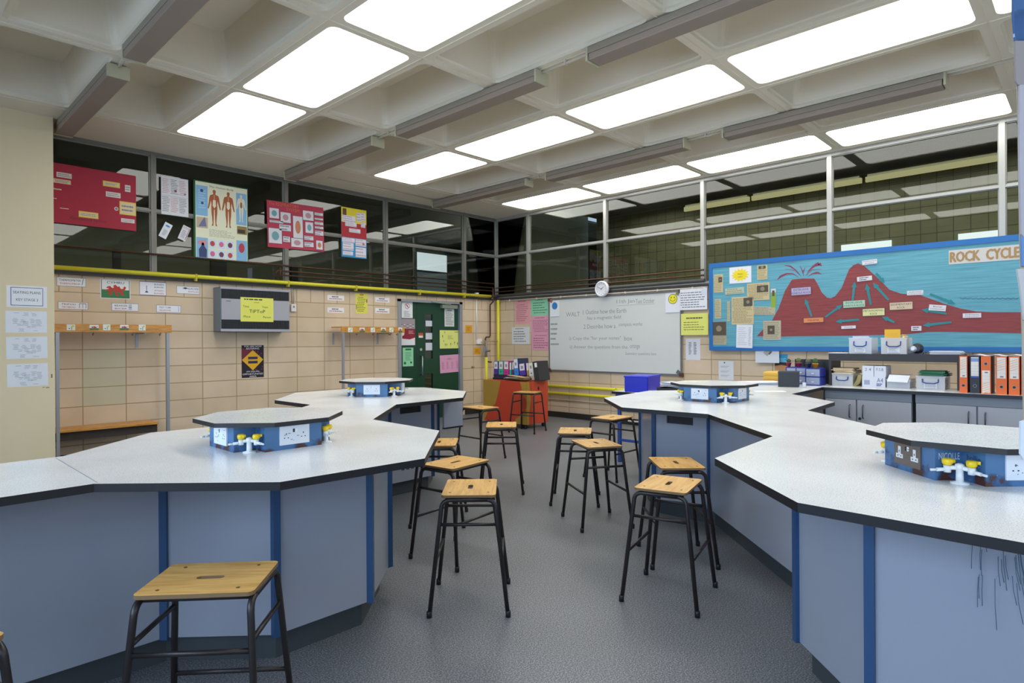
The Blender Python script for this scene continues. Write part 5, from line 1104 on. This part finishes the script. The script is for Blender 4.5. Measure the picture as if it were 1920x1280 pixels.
# inside the shelf
b3 = clear_box('clear plastic box under the yellow folder pile inside the shelf unit', -1.56, 1560, 1599, 701, HB, .28, papers(['#c9b48e', '#bfa67c', '#d4c6a6'], .8, 6))
stack('untidy pile of cream and yellow folders on the clear box inside the shelf', -1.56, 1562, 1600, b3[3]+.001, 8, .0078, .24, ['#d6c2a2', '#cdb58d', '#dcd0b4', '#c4b01f'], 'folders', 'folder_pile', 7, .018, .12)
p = MB()
for k in range(5): p.tube([(k*.006, 0, 0), (.012+k*.006, 0, .05), (.035+k*.005, 0, .09), (.075+k*.003, .0, .115-k*.004)], .003, M(['#d2c96a', '#c9b18c', '#b99a7c'][k % 3]), 4)
pv = MB()
for k in range(5):
    xs = [(.0+k*.009, 0), (.03+k*.009, .03), (.05+k*.008, .07), (.06+k*.007, .115)]
    for a_, b_ in zip(xs, xs[1:]): pv.add([(a_[0], 0, a_[1]), (b_[0], 0, b_[1]), (b_[0], .22, b_[1]), (a_[0], .22, a_[1]), (a_[0]+.003, 0, a_[1]), (b_[0]+.003, 0, b_[1]), (b_[0]+.003, .22, b_[1]), (a_[0]+.003, .22, a_[1])], [(0, 1, 2, 3), (7, 6, 5, 4), (0, 4, 5, 1), (3, 2, 6, 7)], M(['#d2c96a', '#c9b18c', '#cfc5a2'][k % 3], .7))
pv.obj('leaning_folders', loc=(-1.56, at(1597, 724, 0, -1.56).y, HB), rz=-PI/2, label='bowed folders leaning against the clear box inside the shelf', category='folders')
def carton(label, x, u0, u1, vt, vb, zb, depth, draw=None):
    y0, y1, zt, z0 = pxbox(x, u0, u1, vt, vb); w_ = y0-y1; h = zt-z0
    m = MB().box(-w_/2, w_/2, 0, depth, 0, h, M('#cfd3dc', .6));
    if draw: draw(m, w_/2, h)
    m.obj('paper_carton', loc=(x, (y0+y1)/2, zb), rz=-PI/2, label=label, category='carton', group='white copier paper cartons'); return zb+h
IB = M('#4d5f96')
zc_ = carton('wide white carton printed A4 at the base of the carton stack', -1.56, 1616.5, 1660, 708.5, 728, HB, .25, lambda m, w, h: (m.text('A4', .55*w, .66*h, .52*w, .42*h, -.0008, IB), m.lines(.25*w, .85*w, .38*h, .08*h, 2, -.0008, IB, 3, .8), [m.rect((-.8+q*.1)*w, (-.75+q*.1)*w, .2*h, .65*h, -.0008, IB) for q in range(5)]))
carton('small white carton marked 24, upper left of the carton stack', -1.555, 1617, 1638, 688.5, 708.5, zc_, .22, lambda m, w, h: m.text('2 4', 0, .65*h, 1.1*w, .26*h, -.0008, IB))
carton('small white carton with blue scrawl, upper right of the carton stack', -1.555, 1639, 1661, 688.5, 708.5, zc_, .22, lambda m, w, h: m.text('F.S.B', 0, .68*h, 1.2*w, .26*h, -.0008, IB))
b4 = clear_box('clear plastic box draped with a white sheet inside the shelf', -1.56, 1663, 1706, 711, HB, .26, papers(['#b4b7bf', '#c9ccd4'], .6, 8), handle=False)
wd4 = (b4[1]-b4[2])/2
MB().add([(-wd4*.95, -.03, .055), (wd4*.85, -.03, .05), (wd4*.95, .03, .115), (-wd4*.85, .03, .12), (wd4*.95, .2, .118), (-wd4*.85, .2, .118)], [(0, 1, 2, 3), (3, 2, 4, 5)], M('#e6e9ee', .7)).add([(-wd4*.95, -.031, .053), (wd4*.85, -.031, .048), (wd4*.95, .031, .112), (-wd4*.85, .031, .117)], [(3, 2, 1, 0)], M('#e6e9ee', .7)).obj('white_sheet', loc=(-1.56, (b4[1]+b4[2])/2, HB+.01), rz=-PI/2, label='white sheet folded over the front of a clear box', category='sheet')
b5 = clear_box('clear plastic box with blue handle under green folders, right end of the shelf', -1.56, 1718, 1772, 705, HB, .28, papers(['#d6d8dc', '#c3a8a4', '#c9ccd2'], .8, 9)); face_card(b5[0], .1, .13, .05, .5, 4)
stack('pile of dark green folders on the right-hand clear box inside the shelf', -1.56, 1724, 1772, b5[3]+.001, 6, .008, .24, ['#2e6a4e', '#3a7c5c', '#1c1d1f', '#2e6a4e'], 'folders', 'folder_pile', 8, .012, .08)
# lever arch files
def file_box(label, name, x, y, z, rz, w_, h, d, col, side, spine, hole, flip=False, group=None, cat='file', tilt=0):
    t = thing(name, label, cat, (x, y, z), rz, group); q = Matrix.Rotation(tilt, 4, 'Y')
    m = MB(); m.T = q; m.box(-w_/2, w_/2, 0, .003, 0, h, M(col, .45)).box(-w_/2, -w_/2+.003, .003, d, 0, h, M(side, .5)).box(w_/2-.003, w_/2, .003, d, 0, h, M(side, .5)); m.obj('cover', t)
    m = MB(); m.T = q; m.box(-w_/2+.006, w_/2-.015, .012, d-.012, .006, h-.012, M('#d9d3c4', .8)); m.obj('pages', t)
    m = MB(); m.T = q; a, b = (.42*h, .97*h) if not flip else (.03*h, .62*h)
    m.box(-w_*.4, w_*.4, -.0015, 0, a, b, M('#dcd6ce', .6))
    if spine == 'stripe':
        for k in range(5): z0 = b-.02-k*.02 if not flip else a+.01+k*.02; m.flat([(-w_*.38, z0-.02), (w_*.36, z0+.004), (w_*.36, z0+.009), (-w_*.38, z0-.012)], -.002, M('#e0b496'))
        for k in range(3): z0 = (a+.045+k*.03) if not flip else (b-.05-k*.03); m.rect(-w_*.38, w_*.38, z0, z0+.0015, -.002, M('#b9aeb0'))
        zz = a+.014 if not flip else b-.018; m.rect(-w_*.12, w_*.2, zz-.005, zz+.006, -.002, M('#77727a'))
    elif spine == 'blue':
        m.rect(-w_*.4, w_*.4, b-.04, b-.008, -.002, M('#7a93c4')); [m.rect(-w_*.38, w_*.38, a+.03+k*.025, a+.0315+k*.025, -.002, M('#9aa2c0')) for k in range(4)]; m.rect(-w_*.4, w_*.4, a, a+.015, -.002, M('#3a52a0'))
    elif spine == 'plain': m.rect(-w_*.2, w_*.2, (a+b)/2-.03, (a+b)/2+.02, -.002, M('#8a8a98'))
    m.obj('spine_label', t)
    zz = .2*h if not flip else .8*h
    if hole: m = MB(); m.T = q; m.disc(0, zz, .014, -.0018, M('#8d8d90', .3, .6), 16); m.disc(0, zz, .011, -.0024, M_BLK, 16); m.obj('finger_ring', t)
    return t
FX = -1.83; OG = 'orange lever arch files on the counter'
for u0, u1, col, side, sp_n, fl, lb_ in ((1799, 1814, '#d9641f', '#8a2a30', 'stripe', False, 'orange lever arch file nearest the shelf unit end'), (1819, 1837, '#22232b', '#2a2f6a', 'blue', False, 'black lever arch file with a white and blue spine between orange ones'), (1839.5, 1858, '#d9641f', '#8f3a24', 'stripe', True, 'orange lever arch file stood upside down with its label at the bottom'), (1867.5, 1888, '#d9641f', '#a04a20', 'stripe', False, 'orange lever arch file right of the upside-down one'), (1891.5, 1912, '#d9641f', '#a04a20', 'stripe', False, 'orange lever arch file at the right edge beside the hanging posters'), (1915, 1937, '#d9641f', '#a04a20', 'stripe', False, 'orange lever arch file mostly out of the picture on the right')):
    a = at(u0, 737, 0, FX).y; b = at(u1, 737, 0, FX).y
    file_box(lb_, 'lever_arch_file', FX, (a+b)/2, HB, -PI/2, a-b, .335, .28, col, side, sp_n, True, fl, OG if col[1:3] == 'd9' else None)
a = at(1822, 660, 0, FX).y; b = at(1918, 660, 0, FX).y; pp = MB(); n = 12
for k in range(n):
    y0_, y1_ = a+(b-a)*k/n, a+(b-a)*(k+1)/n; z0_ = .004+.006*(1+math.sin(k*1.4)); z1_ = .004+.006*(1+math.sin((k+1)*1.4))
    pp.add([(0, y0_, z0_), (.22, y0_, z0_), (.22, y1_, z1_), (0, y1_, z1_), (0, y0_, z0_+.002), (.22, y0_, z0_+.002), (.22, y1_, z1_+.002), (0, y1_, z1_+.002)], [(0, 3, 2, 1), (4, 5, 6, 7), (0, 4, 7, 3), (1, 2, 6, 5)], M('#d9dae2', .7))
pp.obj('loose_sheets', loc=(FX+.01, 0, HB+.332), label='rippled white sheets lying on top of the lever arch files', category='papers')

# ---- things at the left end of the counter
def drawers(label, x, y, w_, d, h, cols, rows):
    t = thing('drawer_cabinet', label, 'drawer cabinet', (x, y, HB), -PI/2, 'small blue drawer cabinets'); B = M('#1c2a8a', .35)
    m = MB().box(-w_/2, w_/2, d-.005, d, 0, h, B)
    for k in range(rows+1): m.box(-w_/2, w_/2, 0, d-.005, k*(h-.008)/rows, k*(h-.008)/rows+.008, B)
    for k in range(cols+1): xx = -w_/2+k*(w_-.008)/cols; m.box(xx, xx+.008, 0, d-.005, .008, h-.008, B)
    m.obj('casing', t)
    for i in range(cols):
        for j in range(rows):
            x0 = -w_/2+.01+i*(w_-.008)/cols; x1 = x0+(w_-.008)/cols-.012; z0 = .01+j*(h-.008)/rows; z1 = z0+(h-.008)/rows-.012
            dr = MB().box(x0, x1, .002, .006, z0, z1, M('#8f9ab4', .3)).box(x0, x1, .006, d-.01, z0, z0+.003, M('#8f9ab4', .3)).obj('drawer', t)
            MB().box((x0+x1)/2-.012, (x0+x1)/2+.012, -.008, .002, z0+(z1-z0)*.3, z0+(z1-z0)*.45, M('#c9cfdc', .3)).obj('drawer_pull', dr)
    return t
yd = at(1524, 724, 0, -1.74).y
drawers('blue drawer cabinet nearest the shelf unit', -1.74, yd, .155, .17, .185, 1, 2)
drawers('blue drawer cabinet behind the black box', -1.60, yd+.22, .22, .17, .185, 2, 2)
MB().box(-.18, .18, 0, .012, 0, .27, M('#17181c', .4)).obj('black_folder', loc=(-1.40, yd+.12, HB), rz=-PI/2, label='large black board standing behind the cacti', category='folder')
def cactus(label, x, y, z, pot, r1, h, col):
    t = thing('potted_cactus', label, 'cactus', (x, y, z), 0, 'small potted cacti on the blue drawers')
    MB().lathe([(r1*.62, 0), (r1*.95, .042), (r1*1.02, .042), (r1*1.02, .05), (r1*.85, .05), (r1*.8, .044)], M(pot, .5), 14).obj('pot', t)
    m = MB(); n = 16
    prof = [(r1*.5, .044), (r1*.8, .05+h*.25), (r1*.85, .05+h*.5), (r1*.65, .05+h*.8), (r1*.25, .05+h)]
    vs = [((rr*(1 if k % 2 else .84))*math.cos(2*PI*k/n), (rr*(1 if k % 2 else .84))*math.sin(2*PI*k/n), zz) for rr, zz in prof for k in range(n)]
    m.add(vs, [(i*n+k, i*n+(k+1) % n, (i+1)*n+(k+1) % n, (i+1)*n+k) for i in range(4) for k in range(n)]+[tuple(range(64, 80))], M(col, .8)); m.obj('cactus_stem', t)
for u, x, pot, r1, h, col, lb_ in ((1479, -1.53, '#a8325a', .028, .04, '#3f4a30', 'leftmost cactus in a magenta and yellow pot'), (1497.5, -1.53, '#b8365a', .031, .052, '#5a6a3a', 'second cactus from the left in a pink pot'), (1515.5, -1.66, '#3a3a52', .033, .045, '#56604e', 'third cactus from the left in a dark patterned pot'), (1529, -1.68, '#e0941a', .03, .056, '#3f5a2c', 'rightmost cactus in an orange and yellow pot')):
    cactus(lb_, x, at(u, 690, 0, x).y, HB+.185, pot, r1, h, col)
p0 = at(1459, 725, 2, HB); p1 = at(1498, 726, 2, HB); d = (p1-p0)
MB().box(0, d.length, 0, .24, 0, .155, M('#191b20', .45)).box(-.002, d.length+.002, -.002, .242, .145, .158, M('#24262c', .45)).obj('storage_crate', loc=(p0.x+.0, p0.y, HB), rz=math.atan2(d.y, d.x), label='black lidded box in front of the blue drawers', category='box')
q = at(1508, 727, 2, HB); MB().lathe([(.018, 0), (.018, .055), (.014, .056), (.014, .003)], M_CLEAR, 14).obj('glass_beaker', loc=(q.x, q.y, HB), label='tiny clear plastic pot beside the black box', category='pot')
p = MB(); r = random.Random(5)
for k in range(8): p.box(-.11+r.uniform(-.006, .006), .11, r.uniform(0, .01), .25, k*.016, k*.016+.0145, M(['#d9a93c', '#e3b94e', '#c99a34'][k % 3], .6))
q = at(1452, 720, 2, HB); p.obj('exercise_books', loc=(q.x+.1, q.y+.05, HB), rz=-PI/2+.1, label='stack of yellow exercise books left of the black box', category='books', group=None)
def loose(label, u, v, w_, d_, rz, n, cols, name='paper_pile', seed=3, th=.003, z=HB, x=None):
    q = at(u, v, 2, z); p = MB(); r = random.Random(seed)
    for k in range(n): p.T = Matrix.Rotation(r.uniform(-.25, .25), 4, 'Z'); a, b = r.uniform(-.02, .02), r.uniform(-.02, .02); p.box(-w_/2+a, w_/2+a, -d_/2+b, d_/2+b, k*th, k*th+th*.8, M(r.choice(cols), .7))
    return p.obj(name, loc=(q.x, q.y, z), rz=rz, label=label, category='papers')
loose('pile of white papers on the bench behind the far bollard', 1424, 721, .40, .28, -.9, 6, ['#dfe2ea', '#cfd4e0', '#e6e8ee'], th=.006)
loose('single white sheet lying nearest the worktop edge behind the far bollard', 1446, 733.5, .28, .09, -.75, 1, ['#e6e9f2'], seed=4)
# ---- blue-legged table with the blue box
TZ = .81
t = thing('side_table', 'blue-legged side table carrying a bright blue box behind the right bench', 'table', (-2.79, -4.66, 0))
MB().box(0, .62, -1.25, 0, TZ-.028, TZ, M_TOP).box(-.004, 0, -1.25, 0, TZ-.028, TZ, M_EDGE).obj('table_top', t)
MB().box(.03, .59, -1.2, -.03, TZ-.09, TZ-.028, M('#33508c', .4)).obj('apron', t)
for x in (.03, .56):
    for y in (-.09, -1.2): MB().box(x, x+.035, y, y+.035, 0, TZ-.09, M('#2f4c98', .4)).obj('leg', t)
    MB().box(x+.005, x+.03, -1.17, -.08, .24, .27, M('#2f4c98', .4)).obj('stretcher', t)
t2 = thing('storage_box', 'bright blue plastic crate on the side table below the whiteboard', 'box', (-2.55, -4.92, TZ), 0)
t2.rotation_euler = (0, 0, D(10))
MB().box(-.2, .2, -.14, .14, 0, .175, M('#1018b0', .3)).obj('crate', t2, bevel=.01); MB().box(-.205, .205, -.145, .145, .165, .185, M('#1a22c4', .3)).obj('lid', t2, bevel=.004)
q = at(1237, 733, 2, TZ)
t3 = thing('document_tray', 'black document tray with loose papers beside the blue crate', 'tray', (-2.62, -5.44, TZ), D(-80))
MB().box(-.22, .22, -.14, .14, 0, .006, M_BLK).box(-.22, .22, -.14, -.134, 0, .07, M_BLK).box(-.22, .22, .134, .14, 0, .07, M_BLK).box(-.22, -.214, -.14, .14, 0, .07, M_BLK).box(.214, .22, -.14, .14, 0, .07, M_BLK).obj('tray', t3)
p = MB(); r = random.Random(8)
for k in range(9): p.T = Matrix.Rotation(r.uniform(-.3, .3), 4, 'Z') @ Matrix.Rotation(r.uniform(-.06, .12), 4, 'Y'); p.box(-.19, .18, -.12, .12, .074+k*.006, .076+k*.006, M(['#d9dce6', '#e8eaf0', '#a9bccb', '#dde0e6'][k % 4], .7))
p.obj('paper_pile', loc=(-2.62, -5.44, TZ), rz=D(-80), label='rumpled white papers heaped in the black tray', category='papers')
loose('small pile of pinkish papers at the foot of the blue crate', 1197, 733, .22, .16, .3, 5, ['#d9a9a4', '#dfe0e6', '#e6e8ee'], seed=6, z=TZ, th=.005)

# ---- painted cupboard in the corner
kx0, kx1, ky0, ky1, kz0, kz1 = -1.545, -1.03, -2.20, -1.22, .07, .745
t = thing('painted_cupboard', 'red and gold painted cupboard on castors in the room corner', 'cupboard', (kx0, ky0, 0))
kw, kd = ky1-ky0, kx1-kx0
MB().box(0, kd, 0, kw, kz0, kz1, M('#b23a20', .45, noise=2, amt=.9)).obj('carcass', t, bevel=.003)
GD = M('#9c7a2e', .5, noise=3, amt=.9); y_ = -.0015
pn = MB(); pn.T = Matrix.Translation((0, kw, 0)) @ Matrix.Rotation(-PI/2, 4, 'Z')      # room-facing face, local x runs right in the view
Hh = kz1-kz0
def fp(pts, m): pn.flat([(a*kw, kz0+b*Hh) for a, b in pts], y_, m)
fp([(0, 0), (0, 1), (.42, 1), (.36, .7), (.3, .45), (.1, .2), (.02, 0)], GD); fp([(.72, 0), (.76, .12), (.88, .22), (.97, .3), (1, .45), (1, 0)], GD); fp([(.86, 1), (.9, .8), (1, .55), (1, 1)], GD)
pn.obj('painted_pattern', t, label='gold painted shapes')
pn = MB(); sp = [(0, 0), (.05, .1), (.0, .5), (.25, .62), (.3, 1), (0, 1)]
pn.flat([(a*kd, kz0+b*Hh) for a, b in [(0, .0), (.1, 0), (.12, .3), (.2, .6), (.12, 1), (0, 1)]], y_, GD); pn.rect(.25*kd, kd, kz0+.0, kz1, y_+.0005, M('#c2452a', .45)); pn.disc(.55*kd, kz0+.83*Hh, .022, y_-.0006, M_BLK, 14, rz=.03); pn.obj('painted_pattern', t, label='orange painted side with a dark finger hole')
for x in (.05, kd-.05):
    for y in (.06, kw/2, kw-.06): k_ = MB(); k_.T = Matrix.Translation((x, y, .032)) @ Matrix.Rotation(PI/2, 4, 'X'); k_.lathe([(.01, -.012), (.032, -.012), (.032, .012), (.01, .012)], M_BLK, 14); k_.box(-.012, .012, .02, .04, -.016, .016, M_BLK); k_.obj('castor', t)
# ring binders on it, spines facing the room; x plane near the front
BX = -1.33; bz = kz1+.085; BG = 'upright ring binders on the painted cupboard'
MB().box(0, .3, -.62, 0, 0, .028, M_BLK).box(.01, .3, -.6, -.01, .028, .055, M('#3b2a5a', .6)).box(.0, .3, -.58, -.02, .055, .084, M('#26242c', .6)).obj('document_wallet', loc=(BX, at(924, 705, 0, BX).y, kz1), label='flat black and purple wallets under the ring binders', category='wallet')
for u0, u1, vt, col, side, lb_, tl in ((926, 934, 677, '#4a2a9a', '#3a2080', 'purple ring binder at the left end of the row', 0), (935, 943.5, 677, '#2aa888', '#1e8a70', 'turquoise ring binder next to the purple one', .01), (944.5, 954, 677, '#c22a8a', '#a02070', 'magenta ring binder next to the turquoise one', .0), (955, 959, 679, '#3a9a92', '#2a6a68', 'thin teal folder between the magenta binder and the blue one', .02), (960, 963, 678, '#5a3260', '#4a2a50', 'thin plum folder left of the tall blue binder', .03), (964.5, 973, 672, '#2f7fd2', '#1e2440', 'taller leaning blue ring binder', -.1), (974.5, 986, 681, '#4a2f9a', '#3a2480', 'violet ring binder with a white spine panel', -.12), (988, 992, 680, '#9a7c4a', '#8a6a3a', 'thin brown folder right of the violet binder', -.1), (992.5, 1001, 680, '#c9cbc8', '#8a8a84', 'grey ring binder beside the large black one', -.12)):
    a = at(u0, 705, 0, BX).y; b = at(u1, 705, 0, BX).y; zt = at((u0+u1)/2, vt, 0, BX).z
    file_box(lb_, 'ring_binder', BX, (a+b)/2, bz, -PI/2, max(a-b-.003, .02), zt-bz, .26, col, side, 'plain' if u1-u0 > 6 else 'none', u1-u0 > 7, False, BG, 'binder', tl)
a = at(1001, 705, 0, BX).y
t4 = thing('magazine_file', 'large black magazine file leaning at the right end of the binders', 'file', (BX-.02, a-.035, kz1), -PI/2)
m = MB(); m.T = Matrix.Rotation(-.16, 4, 'Y'); m.box(0, .105, 0, .26, 0, .315, M('#2c2a2d', .5)); m.obj('case', t4); m = MB(); m.T = Matrix.Rotation(-.16, 4, 'Y'); m.box(.04, .09, -.002, 0, .22, .29, M_PAPER); m.obj('spine_label', t4)
m = MB(); r = random.Random(3)
for k in range(4): m.T = Matrix.Rotation(r.uniform(-.2, .2), 4, 'Z') @ Matrix.Rotation(r.uniform(-.08, .08), 4, 'Y'); m.box(-.26, .2, .03, .16, .005+k*.012, .009+k*.012, M(['#b9996c', '#c9b08a', '#d8cbb4'][k % 3], .7))
m.obj('brown_envelopes', loc=(-1.54, at(968, 708, 0, -1.5).y, kz1+.03), rz=-PI/2, label='crumpled brown envelopes lying in front of the ring binders', category='envelopes')

# ================================================================== CEILING FITTINGS
GC = 'aged ceiling light battens'
rows = [(-7.19, 'row nearest the pillar', [(-.42, -2.58), (-3.03, -5.2)]), (-4.53, 'middle row', [(-.39, -2.57), (-3.03, -5.12), (-5.68, -7.8)]), (-1.88, 'row nearest the display board', [(-.41, -2.58), (-2.97, -5.14), (-5.62, -7.72)])]
posn = ['end by the door wall', 'second from the door wall', 'third from the door wall']
for x, rn, segs in rows:
    for k, (a, b) in enumerate(segs):
        L = a-b; t = thing('ceiling_batten', 'unlit brownish ceiling light batten, %s, %s' % (rn, posn[k]), 'ceiling light', (x, (a+b)/2, ZC-.105), PI/2, GC)
        MB().box(-L/2, L/2, -.085, .085, .035, .09, M('#948b7c', .5)).obj('batten_body', t, bevel=.003)
        MB().box(-L/2+.02, L/2-.02, -.082, .082, -.02, .035, M_LAMPBODY).obj('diffuser', t, bevel=.006)
        for s_ in (-1, 1): MB().box(s_*(L/2-.012), s_*(L/2+.008), -.088, .088, -.024, .09, M_LAMPEND).obj('end_cap', t, bevel=.003)
        MB().box(-.03, .03, -.03, .03, .09, .099, M_LAMPEND).obj('hanger', t)
    t = thing('ceiling_conduit', 'thin cream ceiling conduit joining the battens, %s' % rn, 'conduit', (x, -.3, ZC-.03), 0, 'ceiling conduits')
    last = 0
    ends = [s_ for s_ in segs]
    for k in range(len(segs)):
        y0_ = segs[k][1]-.01; y1_ = segs[k+1][0]+.01 if k+1 < len(segs) else segs[k][1]-1.9
        MB().tube([(0, y0_+.3, 0), (0, y1_+.3, 0)], .011, M_COND, 8).obj('conduit', t)
        MB().box(-.018, .018, (y0_+y1_)/2+.3-.01, (y0_+y1_)/2+.31, -.015, .03, M_COND).obj('conduit_clip', t)
run('ceiling_conduit', 'long thin conduit along the ceiling margin above the left clerestory', [(-4.0, -.52, ZC-.016), (-1.95, -.52, ZC-.016)], .010, M_COND)

# ---- hanging strip of papers close to the camera at the right edge
DN = .85
def scr_pt(u, v): q = CAM+F_*DN+R2*(DN*(u-960)/FPX)-U2*(DN*(v-640)/FPX); return q
pc = scr_pt(1925, 640)
t = thing('hanging_banner', 'blurred hanging strip of blue, grey and white papers at the right edge', 'banner', (pc.x, pc.y, 3.8), YAW-PI/2)
def hz(v): return 1.4-DN*(v-633)/FPX-3.8
def hxx(u): return DN*(u-1925)/FPX
MB().tube([(.008, .004, 0), (.008, .004, hz(-40))], .003, M('#c9c2b0'), 6).obj('cord', t)
MB().vprism([(hxx(u), hz(v)) for u, v in ((1906, -60), (1908, 100), (1911, 230), (1913, 440), (1917, 640), (1919, 800), (1948, 800), (1948, -60))], .0, .0015, M('#b3a58f', .6)).obj('backing_card', t)
for pts, c_ in ((((1899, -60), (1898, 30), (1902, 80), (1945, 80), (1945, -60)), '#42638f'), (((1900, 22), (1901, 72), (1905, 78), (1940, 78), (1940, 22)), '#a9c3e6'), (((1902, 78), (1903, 155), (1907, 162), (1940, 162), (1940, 78)), '#9a8e88'), (((1910, 162), (1909, 300), (1912, 440), (1916, 445), (1940, 445), (1940, 162)), '#b8aeb0'), (((1912, 445), (1914, 500), (1940, 500), (1940, 445)), '#6a8fc0'), (((1904, 505), (1912, 560), (1916, 600), (1940, 600), (1940, 505)), '#c9c2bc'), (((1909, 790), (1908, 850), (1914, 862), (1940, 866), (1940, 780)), '#dfe3e8')):
    MB().vprism([(hxx(u), hz(v)) for u, v in pts], -.004, -.001, M(c_, .7)).obj('hanging_paper', t)
